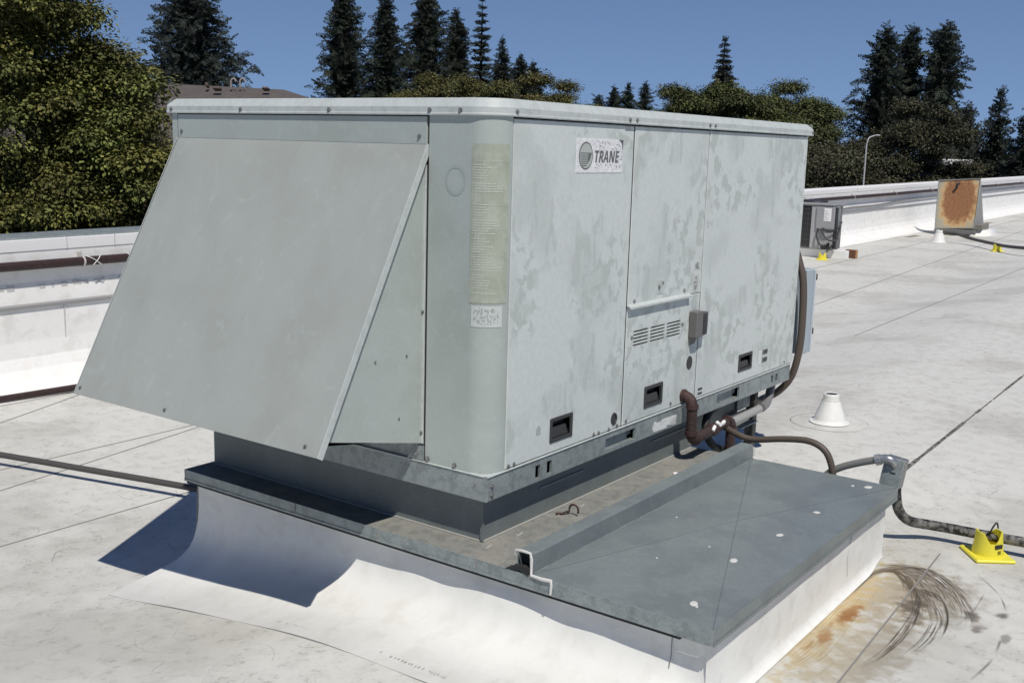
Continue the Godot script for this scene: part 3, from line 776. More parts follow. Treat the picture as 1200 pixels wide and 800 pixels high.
	for d in [[0.043, 0.640, 1.0], [0.37, 0.60, 1.0], [0.655, 0.62, 0.85], [0.935, 0.63, 0.75], [1.335, 0.667, 1.0], [0.03, 0.655, 0.35], [1.31, 0.62, 0.4]]:
		var b := MB.new()
		var pr2 := []
		for k in 7: pr2.append(Vector2(0.0135 * d[2] * cos(k / 6.0 * PI / 2) + 0.0001, 0.004 * sin(k / 6.0 * PI / 2)))
		b.lathe(Vector3(d[0], rise_at.call(d[0], d[1]) + 0.0004, d[1]), Basis().scaled(Vector3(1.25, 1, 0.8)).rotated(Vector3.UP, d[0] * 9.0), pr2, 10)
		part(b, "sealant_blob", M.sealant, c)
	for d in [[0.42, 0.5], [0.25, 0.42], [0.60, 0.30]]:
		var b := MB.new(); b.lathe(Vector3(d[0], rise_at.call(d[0], d[1]) + 0.0004, d[1]), Basis(), [Vector2(0.004, 0), Vector2(0.003, 0.001), Vector2(0.0001, 0.0012)], 7)
		part(b, "paint_speck", M.sealant, c)
	for d in [[0.06, 0.01], [0.20, 0.02], [0.43, 0.012], [0.55, 0.02]]:
		var b := MB.new(); b.obox(Vector3(d[0] - 0.03, ys + 0.0012, d[1] - 0.02), Basis(Vector3.UP, 0.15), Vector3(0.035, 0.0016, 0.005))
		part(b, "scrape_mark", mat(Color(0.42, 0.41, 0.38), 0.8), c)
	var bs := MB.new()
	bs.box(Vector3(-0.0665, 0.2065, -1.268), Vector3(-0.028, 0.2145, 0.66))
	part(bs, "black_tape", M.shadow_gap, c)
	# the wire clip lying on the left sheet
	var cl := MB.new()
	var cc := Vector3(0.42, ys + 0.002, 0.03)
	var lo := []
	for k in 13: lo.append(cc + Vector3(0.0, 0.017 + 0.017 * sin(-0.5 + k / 12.0 * (PI + 0.9)), 0.017 * cos(-0.5 + k / 12.0 * (PI + 0.9))))
	lo.append(cc + Vector3(-0.02, 0.004, -0.03)); lo.append(cc + Vector3(-0.035, 0.004, -0.045))
	cl.tube(lo, 0.0035, 6)
	tag(part(cl, "wire_clip"  , M.rust_fitting), "small rusty looped clip lying on the dusty left sheet", "clip")
	var sc := MB.new()
	sc.obox(Vector3(1.02, ys + 0.004, 0.075), Basis(Vector3.UP, 0.5), Vector3(0.022, 0.006, 0.010), 0.002)
	sc.obox(Vector3(1.035, ys + 0.004, 0.068), Basis(Vector3.UP, -0.3), Vector3(0.016, 0.005, 0.012), 0.002)
	tag(part(sc, "paper_scrap", M.white), "tiny white scrap lying on the metal beside the raised seam", "scrap")
	# ---- adapter between cap and unit
	var ad := thing("curb_adapter", "plain grey sheet metal adapter box between the unit and the curb cap", "curb adapter", Vector3(0.7, 0.2534, -0.65))
	var am := MB.new()
	am.box(Vector3(0.05, ys + 0.001, -1.264), Vector3(1.395, 0.397, -0.05), 0.002)
	part(am, "box", M.adapter, ad)
	for zz in [[0.34, 0.60], [1.06, 1.39]]:
		var lip := MB.new(); lip.box(Vector3(zz[0], 0.345, -0.050), Vector3(zz[1], 0.3495, -0.046))
		part(lip, "drive_cleat", M.galv, ad)
	var cs := MB.new(); cs.box(Vector3(0.044, ys, -0.056), Vector3(0.0502, 0.395, -0.0445), 0.001)
	part(cs, "corner_seam", M.adapter, ad)
	var tr := MB.new(); tr.box(Vector3(0.05, ys + 0.0005, -0.0505), Vector3(1.39, ys + 0.004, -0.044)); tr.box(Vector3(0.044, ys + 0.0005, -1.26), Vector3(0.0505, ys + 0.004, -0.05))
	part(tr, "foot_bead", mat(Color(0.36, 0.36, 0.33), 0.8), ad)

# ---------------------------------------------------------------- the rooftop unit itself
func screw(p: Vector3, axis: Vector3, parent: Node, s := 1.0) -> void:
	var up := Vector3.UP if absf(axis.y) < 0.9 else Vector3.RIGHT
	var x := up.cross(axis).normalized()
	piece(screw_mesh, "screw", M.screw, parent, Transform3D(Basis(x * s, axis.cross(x) * s, axis * s), p - org(parent)))

func panel(parent: Node, called: String, lo: Vector2, hi: Vector2, z: float, m: Material, holes: Array = []) -> MeshInstance3D:
	# a flat sheet on the service side (x, y) with rectangular holes, its edges bent back
	var mb := MB.new()
	var th := 0.008
	var xs := [lo.x, hi.x]; var ys := [lo.y, hi.y]
	for h in holes:
		for k in [h[0], h[2]]: xs.append(k)
		for k in [h[1], h[3]]: ys.append(k)
	xs.sort(); ys.sort()
	var r := 0.0025
	for i in xs.size() - 1:
		for j in ys.size() - 1:
			if xs[i + 1] - xs[i] < 0.0001 or ys[j + 1] - ys[j] < 0.0001: continue
			var c := Vector2((xs[i] + xs[i + 1]) / 2.0, (ys[j] + ys[j + 1]) / 2.0)
			var cut := false
			for h in holes:
				if c.x > h[0] and c.x < h[2] and c.y > h[1] and c.y < h[3]: cut = true
			if cut: continue
			var x0: float = xs[i] + (r if xs[i] == lo.x else 0.0); var x1: float = xs[i + 1] - (r if xs[i + 1] == hi.x else 0.0)
			var y0: float = ys[j] + (r if ys[j] == lo.y else 0.0); var y1: float = ys[j + 1] - (r if ys[j + 1] == hi.y else 0.0)
			mb.quad(Vector3(x0, y0, z), Vector3(x1, y0, z), Vector3(x1, y1, z), Vector3(x0, y1, z), Vector3(0, 0, 1))
	var a := [Vector3(lo.x, lo.y, z - r), Vector3(hi.x, lo.y, z - r), Vector3(hi.x, hi.y, z - r), Vector3(lo.x, hi.y, z - r)]
	var b := [Vector3(lo.x + r, lo.y + r, z), Vector3(hi.x - r, lo.y + r, z), Vector3(hi.x - r, hi.y - r, z), Vector3(lo.x + r, hi.y - r, z)]
	var mid := Vector3((lo.x + hi.x) / 2, (lo.y + hi.y) / 2, z)
	for k in 4:
		var k2 := (k + 1) % 4
		mb.quad(a[k], a[k2], b[k2], b[k], (a[k] + a[k2]) / 2 - mid + Vector3(0, 0, 0.2))
		mb.quad(a[k], a[k2], a[k2] - Vector3(0, 0, th), a[k] - Vector3(0, 0, th), (a[k] + a[k2]) / 2 - mid)
	for h in holes:
		var e := [Vector3(h[0], h[1], z), Vector3(h[2], h[1], z), Vector3(h[2], h[3], z), Vector3(h[0], h[3], z)]
		var hm := Vector3((h[0] + h[2]) / 2, (h[1] + h[3]) / 2, z)
		for k in 4:
			var k2 := (k + 1) % 4
			mb.quad(e[k], e[k2], e[k2] - Vector3(0, 0, th), e[k] - Vector3(0, 0, th), hm - (e[k] + e[k2]) / 2)
	return part(mb, called, m, parent)

func handle(parent: Node, x0: float, y0: float, x1: float, y1: float) -> void:
	var fr := MB.new()
	var t := 0.013
	fr.box(Vector3(x0, y0, -0.004), Vector3(x0 + t, y1, 0.004), 0.003); fr.box(Vector3(x1 - t, y0, -0.004), Vector3(x1, y1, 0.004), 0.003)
	fr.box(Vector3(x0 + t * 0.5, y0 + 0.0004, -0.004), Vector3(x1 - t * 0.5, y0 + t, 0.0036), 0.003); fr.box(Vector3(x0 + t * 0.5, y1 - t, -0.004), Vector3(x1 - t * 0.5, y1 - 0.0004, 0.0036), 0.003)
	var h := part(fr, "latch_handle", M.black2, parent)
	var pk := MB.new(); pk.box(Vector3(x0 + t, y0 + t, -0.030), Vector3(x1 - t, y1 - t, -0.024))
	part(pk, "recess", M.black, h)
	var lv := MB.new()
	var xa := x0 + t + 0.006; var xb := x1 - t - 0.012
	var yt := y1 - t - 0.020
	lv.prism(PackedVector2Array([Vector2(xa, y0 + t), Vector2(x1 - t - 0.002, y0 + t), Vector2(xb - 0.008, yt), Vector2(xa + 0.004, yt)]), Vector3(0, 0, -0.022), Vector3(1, 0, 0), Vector3(0, 1, 0), Vector3(0, 0, 0.018))
	part(lv, "lever", M.black2, h)

func rooftop_unit() -> void:
	var L := 2.265; var W := 1.392; var y0 := 0.473; var y1 := 1.4775
	var o := thing("rooftop_unit", "large pale grey rooftop air conditioning unit with a sloped hood", "air conditioner", Vector3(1.1, 0.397, -0.69))
	# inner cabinet
	var cb := MB.new(); cb.box(Vector3(0.034, 0.40, -W + 0.05), Vector3(L - 0.012, 1.50, -0.042))
	part(cb, "cabinet", M.shadow_gap, o)
	# rounded corner post next to the service side
	var cp := MB.new()
	var r := 0.078
	var ring := [[Vector3(0.0, 0, -0.232), Vector3(-1, 0, 0)], [Vector3(0.0, 0, -0.15), Vector3(-1, 0, 0)]]
	for k in 13:
		var a := k / 12.0 * PI / 2
		ring.append([Vector3(r - r * cos(a), 0, -r + r * sin(a)), Vector3(-cos(a), 0, sin(a))])
	ring.append([Vector3(0.0795, 0, 0.0), Vector3(0, 0, 1)])
	for i in ring.size() - 1:
		var A: Vector3 = ring[i][0]; var B: Vector3 = ring[i + 1][0]
		cp.sq([A + Vector3(0, y0, 0), B + Vector3(0, y0, 0), B + Vector3(0, y1 + 0.01, 0), A + Vector3(0, y1 + 0.01, 0)], [ring[i][1], ring[i + 1][1], ring[i + 1][1], ring[i][1]], [Vector2(), Vector2(), Vector2(), Vector2()])
	for e in [[Vector3(0, 0, -0.232), Vector3(0.03, 0, -0.232), Vector3(0, 0, -1)], [Vector3(0.0795, 0, 0), Vector3(0.0795, 0, -0.03), Vector3(1, 0, 0)]]:
		cp.quad(e[0] + Vector3(0, y0, 0), e[1] + Vector3(0, y0, 0), e[1] + Vector3(0, y1, 0), e[0] + Vector3(0, y1, 0), e[2])
	var corner := part(cp, "corner_panel", M.end_paint, o)
	corner_labels(corner, r)
	screw(Vector3(0.0, 0.484, -0.222), Vector3(-1, 0, 0), corner, 1.0); screw(Vector3(0.0, 0.484, -0.12), Vector3(-1, 0, 0), corner, 1.0)
	# far corner post
	var fp := MB.new()
	var r2 := 0.014
	ring = []
	for k in 9:
		var a := k / 8.0 * PI / 2
		ring.append([Vector3(r2 - r2 * cos(a), 0, -W + r2 - r2 * sin(a)), Vector3(-cos(a), 0, -sin(a))])
	ring.push_front([Vector3(0, 0, -1.3535), Vector3(-1, 0, 0)])
	ring.append([Vector3(L, 0, -W), Vector3(0, 0, -1)])
	for i in ring.size() - 1:
		var A: Vector3 = ring[i][0]; var B: Vector3 = ring[i + 1][0]
		fp.sq([A + Vector3(0, y0, 0), B + Vector3(0, y0, 0), B + Vector3(0, y1, 0), A + Vector3(0, y1, 0)], [ring[i][1], ring[i + 1][1], ring[i + 1][1], ring[i][1]], [Vector2(), Vector2(), Vector2(), Vector2()])
	part(fp, "rear_panel", M.end_paint, o)
	# far end
	var fe := MB.new(); fe.box(Vector3(L - 0.01, y0, -W + 0.002), Vector3(L, y1, -0.03), 0.003)
	part(fe, "coil_end", M.end_paint, o)
	# base rail with fork pockets and lifting holes
	var rl := MB.new()
	var yr0 := 0.397; var yr1 := 0.471
	rl.box(Vector3(-0.001, yr0, -W - 0.001), Vector3(0.002, yr1, 0.0), 0.0008)
	rl.box(Vector3(0.002, yr0, -W - 0.001), Vector3(2.25, yr1, -W + 0.002), 0.0008)
	rl.box(Vector3(2.247, yr0, -W + 0.002), Vector3(2.25, yr1, -0.002), 0.0008)
	rl.box(Vector3(0.003, yr0 + 0.0005, -0.060), Vector3(2.246, yr0 + 0.003, -0.0085))
	part(rl, "base_rail", M.galv, o)
	var holes := [[0.648, 0.412, 0.846, 0.451], [1.495, 0.412, 1.705, 0.456], [0.241, 0.410, 0.267, 0.451], [0.303, 0.410, 0.329, 0.451], [2.035, 0.416, 2.058, 0.448], [2.083, 0.416, 2.106, 0.448]]
	panel(o, "service_rail", Vector2(0.0022, yr0), Vector2(2.2468, yr1), 0.0, M.galv, holes)
	var lip := MB.new(); lip.box(Vector3(0.0, yr1 - 0.001, -0.010), Vector3(2.255, yr1 + 0.0025, 0.004), 0.001)
	lip.box(Vector3(-0.004, yr1 - 0.001, -W), Vector3(0.010, yr1 + 0.0025, -0.012), 0.001)
	lip.box(Vector3(0.0, yr1 - 0.003, -0.12), Vector3(0.12, yr1 + 0.0015, -0.0005))
	part(lip, "rail_lip", M.cap_paint, o)
	var hk := MB.new(); hk.box(Vector3(0.22, 0.40, -0.045), Vector3(0.35, 0.468, -0.040))
	part(hk, "hole_backing", M.shadow_gap, o)
	for h in [holes[0], holes[1]]:
		var pk := MB.new()
		pk.box(Vector3(h[0] - 0.004, h[1] - 0.003, -0.20), Vector3(h[2] + 0.004, h[1] - 0.001, -0.009)); pk.box(Vector3(h[0] - 0.004, h[1], -0.20), Vector3(h[0] - 0.001, h[3], -0.009)); pk.box(Vector3(h[0] - 0.004, h[1], -0.024), Vector3(h[2] - 0.022, h[3] + 0.004, -0.020)); pk.box(Vector3(h[2] - 0.024, h[1] + 0.014, -0.024), Vector3(h[2] + 0.002, h[3] + 0.004, -0.020))
		part(pk, "fork_pocket", M.galv, o)
	for k in 3:
		var st := MB.new()
		for j in 14:
			var px := 0.955 + rnd(0.0, 0.17); var py := rnd(0.404, 0.436); var w := rnd(0.015, 0.05)
			st.box(Vector3(px, py, -0.001), Vector3(minf(px + w, 1.153), minf(py + rnd(0.006, 0.02), 0.443), 0.0007 + k * 0.0004 + j * 0.00002))
		part(st, "torn_sticker", mat(Color(0.62, 0.63, 0.62) * (0.8 + 0.14 * k), 0.6), o).set_meta("kind", "stuff")
	for x in [0.02, 0.06]:
		screw(Vector3(0.022, 0.44 if x < 0.05 else 0.414, 0.0), Vector3(0, 0, 1), o, 0.9)
	screw(Vector3(0.0, 0.44, -0.045), Vector3(-1, 0, 0), o, 0.7)
	# service panels
	var za := 0.0
	panel(o, "access_panel", Vector2(0.0845, y0 + 0.003), Vector2(0.688, y1 - 0.004), za, M.paint, [[0.316, 0.510, 0.433, 0.579]])
	panel(o, "panel_post", Vector2(0.6885, y0 + 0.003), Vector2(0.7495, y1 - 0.004), za - 0.0025, M.paint)
	var slots := []
	for c in 3:
		for k in 5:
			var sx := 0.803 + c * 0.1195
			var sy := 0.742 + k * 0.0118
			slots.append([sx, sy, sx + 0.106, sy + 0.0062])
	slots.append([0.904, 0.513, 1.026, 0.581])
	var upper := panel(o, "access_panel", Vector2(0.7545, 0.8825), Vector2(1.295, y1 - 0.004), za - 0.0005, M.paint)
	var lower := panel(o, "vented_panel", Vector2(0.7545, y0 + 0.003), Vector2(1.196, 0.881), za - 0.001, M.paint, slots)
	panel(o, "panel_post", Vector2(1.1985, y0 + 0.003), Vector2(1.295, 0.881), za - 0.0015, M.paint)
	panel(o, "access_panel", Vector2(1.300, y0 + 0.003), Vector2(L - 0.004, y1 - 0.004), za, M.paint, [[1.682, 0.522, 1.805, 0.585]])
	for gx in [[0.0800, 0.0842, y0, y1], [0.7498, 0.7542, y0, y1], [1.2953, 1.2997, y0, y1], [1.1962, 1.1983, y0, 0.881]]:
		var gp := MB.new(); gp.box(Vector3(gx[0], gx[2], -0.009), Vector3(gx[1], gx[3], -0.0032))
		part(gp, "door_gasket", M.shadow_gap, o)
	var sl := MB.new(); sl.box(Vector3(0.79, 0.72, -0.030), Vector3(1.17, 0.82, -0.026))
	part(sl, "vent_backing", M.black, lower)
	var ll := MB.new()
	ll.prism(PackedVector2Array([Vector2(0, 0.0), Vector2(0.016, -0.008), Vector2(0.0165, -0.0145), Vector2(0.0145, -0.0145), Vector2(0.014, -0.0095), Vector2(0, -0.006)]), Vector3(0.750, 0.890, -0.001), Vector3(0, 0, 1), Vector3(0, 1, 0), Vector3(0.447, 0, 0))
	part(ll, "drip_lip", M.cap_paint, upper)
	handle(o, 0.311, 0.505, 0.438, 0.584); handle(o, 0.899, 0.508, 1.031, 0.586); handle(o, 1.677, 0.517, 1.810, 0.590)
	# plugs, flue guard, small openings
	var pg := MB.new(); pg.lathe(Vector3(0.697, 0.511, -0.002), Basis(Vector3.RIGHT, PI / 2), [Vector2(0.021, 0), Vector2(0.021, 0.003), Vector2(0.015, 0.004), Vector2(0.014, 0.001), Vector2(0.0001, 0.001)], 18)
	part(pg, "grommet", M.black2, o)
	var p2 := MB.new(); p2.lathe(Vector3(1.236, 0.624, -0.001), Basis(Vector3.RIGHT, PI / 2).scaled_local(Vector3(1, 1, 1.15)), [Vector2(0.022, 0), Vector2(0.0215, 0.002), Vector2(0.0001, 0.0022)], 18)
	part(p2, "plug", M.black, o)
	var fg := MB.new()
	fg.box(Vector3(1.212, 0.722, 0.0), Vector3(1.262, 0.820, 0.034), 0.003)
	var flue := part(fg, "flue_guard", M.flue, o)
	var ft := MB.new()
	ft.prism(PackedVector2Array([Vector2(1.262, 0.724), Vector2(1.306, 0.728), Vector2(1.310, 0.77), Vector2(1.309, 0.812), Vector2(1.262, 0.818)]), Vector3(0, 0, 0.0), Vector3(1, 0, 0), Vector3(0, 1, 0), Vector3(0, 0, 0.030))
	part(ft, "guard_cover", M.flue, flue)
	for k in 9:
		var fs := MB.new(); fs.box(Vector3(1.266, 0.733 + k * 0.0088, 0.029), Vector3(1.300, 0.7365 + k * 0.0088, 0.0325))
		part(fs, "slot", M.black, flue)
	var fu := MB.new(); fu.prism(PackedVector2Array([Vector2(1.214, 0.722), Vector2(1.29, 0.722), Vector2(1.262, 0.695), Vector2(1.222, 0.690)]), Vector3(0, 0, 0.0), Vector3(1, 0, 0), Vector3(0, 1, 0), Vector3(0, 0, 0.003))
	part(fu, "guard_foot", M.flue, flue)
	for k in 2:
		var so := MB.new(); so.obox(Vector3(1.945, 0.568 - k * 0.034, 0.0002), Basis(), Vector3(0.052, 0.02, 0.003), 0.001)
		part(so, "coil_port", M.flue, o)
		var so2 := MB.new(); so2.obox(Vector3(1.951, 0.569 - k * 0.034, 0.0012), Basis(), Vector3(0.036, 0.013, 0.003), 0.001)
		part(so2, "port_opening", M.black2, o)
		var so3 := MB.new(); so3.obox(Vector3(1.337, 0.507 - k * 0.017, 0.0004), Basis(), Vector3(0.034, 0.008, 0.002), 0.0005)
		part(so3, "port_opening", M.black, o)
	var so4 := MB.new(); so4.obox(Vector3(1.893, 0.548, 0.0004), Basis(), Vector3(0.03, 0.06, 0.0016), 0.0005)
	part(so4, "sticker_remnant", mat(Color(0.62, 0.66, 0.65), 0.6), o)
	var nb := MB.new(); nb.obox(Vector3(1.075, 0.545, 0.0), Basis(), Vector3(0.006, 0.03, 0.003))
	part(nb, "slot", M.print_grey, lower)
	# paper ghosts and labels on the post
	for k in [[1.247, 0.92, 0.046, 0.062], [1.253, 0.985, 0.042, 0.028]]:
		var lb := MB.new(); lb.obox(Vector3(k[0] + 0.003, k[1], -0.0004), Basis(), Vector3(k[2], k[3], 0.0014))
		var l := part(lb, "warning_label", mat(Color(0.50, 0.52, 0.50), 0.7), o)
		var tx := MB.new()
		for j in 26:
			var ww := rnd(0.003, 0.011)
			var xx := rnd(k[0] - k[2] * 0.38, k[0] + k[2] * 0.38 - ww); var yy := rnd(k[1] - k[3] * 0.42, k[1] + k[3] * 0.36)
			tx.box(Vector3(xx, yy, 0.0003), Vector3(xx + ww, yy + rnd(0.0015, 0.004), 0.0008 + j * 0.00001))
		part(tx, "print", M.letter_soft, l).set_meta("kind", "stuff")
	var hb := MB.new()
	hb.prism(PackedVector2Array([Vector2(0.238, 0.545), Vector2(0.262, 0.545), Vector2(0.262, 0.566), Vector2(0.25, 0.576), Vector2(0.238, 0.566)]), Vector3(0, 0, -0.002), Vector3(1, 0, 0), Vector3(0, 1, 0), Vector3(0, 0, 0.0024))
	part(hb, "house_mark", mat(Color(0.37, 0.41, 0.40), 0.7), o)
	nameplate(o)
	for p in [[0.57, 0.483], [0.60, 0.483], [0.665, 0.482], [0.72, 0.483], [0.778, 0.488], [1.10, 0.492], [0.10, 0.483], [0.128, 0.483], [2.17, 0.490], [0.797, 0.898], [1.160, 0.902], [0.792, 0.775], [1.160, 0.777]]:
		screw(Vector3(p[0], p[1], za - 0.001), Vector3(0, 0, 1), o, 0.8)
	var lk := MB.new(); lk.obox(Vector3(0.975, 0.932, 0.0), Basis(), Vector3(0.045, 0.05, 0.0018), 0.0006)
	part(lk, "latch_plate", M.cap_paint, upper)
	screw(Vector3(0.965, 0.932, 0.001), Vector3(0, 0, 1), upper, 0.9); screw(Vector3(0.992, 0.944, 0.001), Vector3(0, 0, 1), upper, 0.6)
	# hood side of the cabinet
	var zl := -1.351; var zr := -0.238
	var ht := 1.3965; var hx := -0.4296; var hy := 0.5767
	var hp := MB.new(); hp.box(Vector3(-0.001, ht, zl), Vector3(0.006, y1 - 0.003, zr - 0.003), 0.001)
	var hood := part(hp, "hood", M.end_paint, o)
	var nrm := Vector3(-(ht - hy), -hx * 1.0, 0).normalized()
	nrm = Vector3(-(ht - hy), 0.4296, 0).normalized()
	var hs := MB.new()
	var t := nrm * -0.003
	var dents := func(u: float, v: float) -> float: return 0.0034 * sin(u * 5.0 + 1.0) * sin(v * 4.2 + 0.4) + 0.0014 * sin(u * 11.0 + v * 7.0)
	var hpnt := func(u: float, v: float) -> Vector3:
		var edge := sst(0.0, 0.15, u) * sst(1.0, 0.85, u) * sst(0.0, 0.12, v) * sst(1.0, 0.88, v)
		return Vector3(lerpf(-0.0015, hx, v), lerpf(ht, hy, v), lerpf(zl, zr, u)) + nrm * (dents.call(u, v) * edge)
	for i in 16:
		for j in 14:
			var u0 := i / 16.0; var u1 := (i + 1) / 16.0; var v0 := j / 14.0; var v1 := (j + 1) / 14.0
			var nn := []
			for k in [[u0, v0], [u1, v0], [u1, v1], [u0, v1]]:
				var du: Vector3 = hpnt.call(k[0] + 0.02, k[1]) - hpnt.call(k[0] - 0.02, k[1])
				var dv: Vector3 = hpnt.call(k[0], k[1] + 0.02) - hpnt.call(k[0], k[1] - 0.02)
				var g := du.cross(dv).normalized()
				nn.append(g if g.x < 0 else -g)
			hs.sq([hpnt.call(u0, v0), hpnt.call(u1, v0), hpnt.call(u1, v1), hpnt.call(u0, v1)], nn, [Vector2(), Vector2(), Vector2(), Vector2()])
	hs.quad(Vector3(0, ht, zl) + t, Vector3(0, ht, zr) + t, Vector3(hx, hy, zr) + t, Vector3(hx, hy, zl) + t, -nrm)
	part(hs, "hood_slope", M.hood, hood)
	# returned edges of the hood
	for z in [zl, zr]:
		var s := 1.0 if z == zr else -1.0
		var fl := MB.new()
		var a := Vector3(-0.002, ht + 0.002, z); var b := Vector3(hx, hy, z)
		var inn := Vector3(0.016, -0.0085, 0)
		fl.quad(a + nrm * 0.001, b + nrm * 0.001, b + nrm * 0.001 + Vector3(0, 0, s * 0.0035), a + nrm * 0.001 + Vector3(0, 0, s * 0.0035), nrm)
		fl.quad(a + Vector3(0, 0, s * 0.0035) + nrm * 0.001, b + Vector3(0, 0, s * 0.0035) + nrm * 0.001, b + Vector3(0, 0, s * 0.0035) + inn, a + Vector3(0, 0, s * 0.0035) + inn, Vector3(0, 0, s))
		fl.quad(b + nrm * 0.001, b + nrm * 0.001 + Vector3(0, 0, s * 0.0035), b + inn + Vector3(0, 0, s * 0.0035), b + inn, Vector3.DOWN)
		part(fl, "hood_edge", M.cap_paint, hood)
		# triangular side plate set in a little
		var zi: float = z - s * 0.012
		var sp := MB.new()
		sp.prism(PackedVector2Array([Vector2(0.0, 1.352), Vector2(-0.399, 0.612), Vector2(0.0, 0.527)]), Vector3(0, 0, zi), Vector3(1, 0, 0), Vector3(0, 1, 0), Vector3(0, 0, s * 0.002))
		part(sp, "hood_side", M.end_paint, hood)
	var lp := MB.new()
	lp.quad(Vector3(hx, hy, zl), Vector3(hx, hy, zr), Vector3(hx + 0.022, hy - 0.006, zr), Vector3(hx + 0.022, hy - 0.006, zl), Vector3.DOWN)
	part(lp, "hood_lip", M.end_paint, hood)
	var fi := MB.new(); fi.quad(Vector3(-0.405, 0.60, zl + 0.02), Vector3(-0.405, 0.60, zr - 0.02), Vector3(-0.002, 0.535, zr - 0.02), Vector3(-0.002, 0.535, zl + 0.02), Vector3.DOWN)
	part(fi, "filter", M.dark, hood)
	for z in [zl + 0.02, (zl + zr) / 2 - 0.1, zr - 0.055]:
		screw(Vector3(hx + 0.010, hy + 0.020, z) + nrm * 0.001, nrm, hood, 0.65)
	for z in [zl + 0.02, zr - 0.03]: screw(Vector3(-0.001, ht + 0.022, z), Vector3(-1, 0, 0), hood, 0.8)
	for p in [[-0.20, 0.80], [-0.07, 0.80], [-0.10, 0.62]]: screw(Vector3(p[0], p[1], zr - 0.009), Vector3(0, 0, 1), hood, 0.45)
	# jamb between hood and corner post, lower front plate
	var jb := MB.new()
	jb.box(Vector3(0.004, y0, zr - 0.002), Vector3(0.02, y1, -0.2325))
	part(jb, "hood_jamb", M.shadow_gap, o)
	var jb2 := MB.new(); jb2.box(Vector3(-0.003, 0.527, zr - 0.0115), Vector3(0.004, 1.34, zr - 0.003), 0.001)
	part(jb2, "jamb_flange", M.cap_paint, o)
	for y in [0.56, 0.92]: screw(Vector3(-0.0035, y, zr - 0.008), Vector3(-1, 0, 0), o, 0.7)
	var fpn := MB.new(); fpn.box(Vector3(0.006, y0, zl), Vector3(0.012, 0.56, zr - 0.004))
	part(fpn, "lower_plate", M.galv, o)
	var bt := MB.new(); bt.prism(PackedVector2Array([Vector2(-0.30, y0 + 0.002), Vector2(-0.236, y0 + 0.002), Vector2(-0.236, 0.519), Vector2(-0.262, 0.519)]), Vector3(-0.003, 0, 0), Vector3(0, 0, 1), Vector3(0, 1, 0), Vector3(0.004, 0, 0))
	part(bt, "corner_bracket", M.galv, o)
	screw(Vector3(-0.003, 0.492, -0.262), Vector3(-1, 0, 0), o, 0.9)
	# top cap
	cap(o, L, W, y1)

func cap(o: Node3D, L: float, W: float, yl: float) -> void:
	# outline of the cap: [corner point, radius]
	var xa := -0.008; var xb := 2.300; var za := -1.402; var zb := 0.008
	var outline := []
	for cr in [[Vector2(xa, zb), 0.09, 0], [Vector2(xb, zb), 0.004, 1], [Vector2(xb, za), 0.02, 2], [Vector2(xa, za), 0.004, 3]]:
		var r: float = cr[1]
		var sx := 1.0 if cr[2] in [0, 3] else -1.0
		var sz := -1.0 if cr[2] in [0, 1] else 1.0
		var ctr: Vector2 = cr[0] + Vector2(sx, sz) * r
		var seg := 10 if r > 0.05 else 2
		for k in seg + 1:
			var a := k / float(seg) * PI / 2
			if cr[2] in [1, 3]: a = PI / 2 - a
			var d := Vector2(-sx * cos(a), -sz * sin(a))
			outline.append([ctr + d * r, d])
	var prof := [[-0.006, 0.0], [0.0, 0.0], [0.0015, 0.002], [0.0015, 0.006], [0.0, 0.008], [0.0, 0.0235], [-0.0015, 0.026], [-0.017, 0.047], [-0.020, 0.0485]]
	var mb := MB.new()
	var k := outline.size()
	for i in k:
		var A = outline[i]; var B = outline[(i + 1) % k]
		for j in prof.size() - 1:
			var P := []; var nn := []
			var dp := Vector2(prof[j + 1][0] - prof[j][0], prof[j + 1][1] - prof[j][1])
			for q in [[A, j], [B, j], [B, j + 1], [A, j + 1]]:
				var d: Vector2 = q[0][1]; var pp: Vector2 = q[0][0] + d * prof[q[1]][0]
				P.append(Vector3(pp.x, yl + prof[q[1]][1], pp.y))
				nn.append(Vector3(d.x * dp.y, -dp.x, d.y * dp.y).normalized())
			mb.sq(P, nn, [Vector2(), Vector2(), Vector2(), Vector2()])
		var c := Vector3((xa + xb) / 2, yl + 0.056, (za + zb) / 2)
		var pa: Vector2 = A[0] + A[1] * -0.020; var pb: Vector2 = B[0] + B[1] * -0.020
		mb.tri(Vector3(pa.x, yl + 0.0485, pa.y), Vector3(pb.x, yl + 0.0485, pb.y), c, Vector3.UP)
	var top := part(mb, "top_cap", M.cap_paint, o)
	var ys := yl + 0.0135
	for z in [-1.375, -1.02, -0.62, -0.225, -0.115]: screw(Vector3(xa, ys, z), Vector3(-1, 0, 0), top, 0.85)
	for x in [0.085, 0.70, 0.745, 1.275, 1.32, 2.285]: screw(Vector3(x, ys, zb), Vector3(0, 0, 1), top, 0.8)
	var ga := MB.new()
	ga.box(Vector3(0.007, yl - 0.010, -W + 0.01), Vector3(0.016, yl + 0.003, -0.09)); ga.box(Vector3(0.082, yl - 0.010, -0.014), Vector3(2.262, yl + 0.003, -0.009))
	part(ga, "cap_gasket", M.shadow_gap, top)

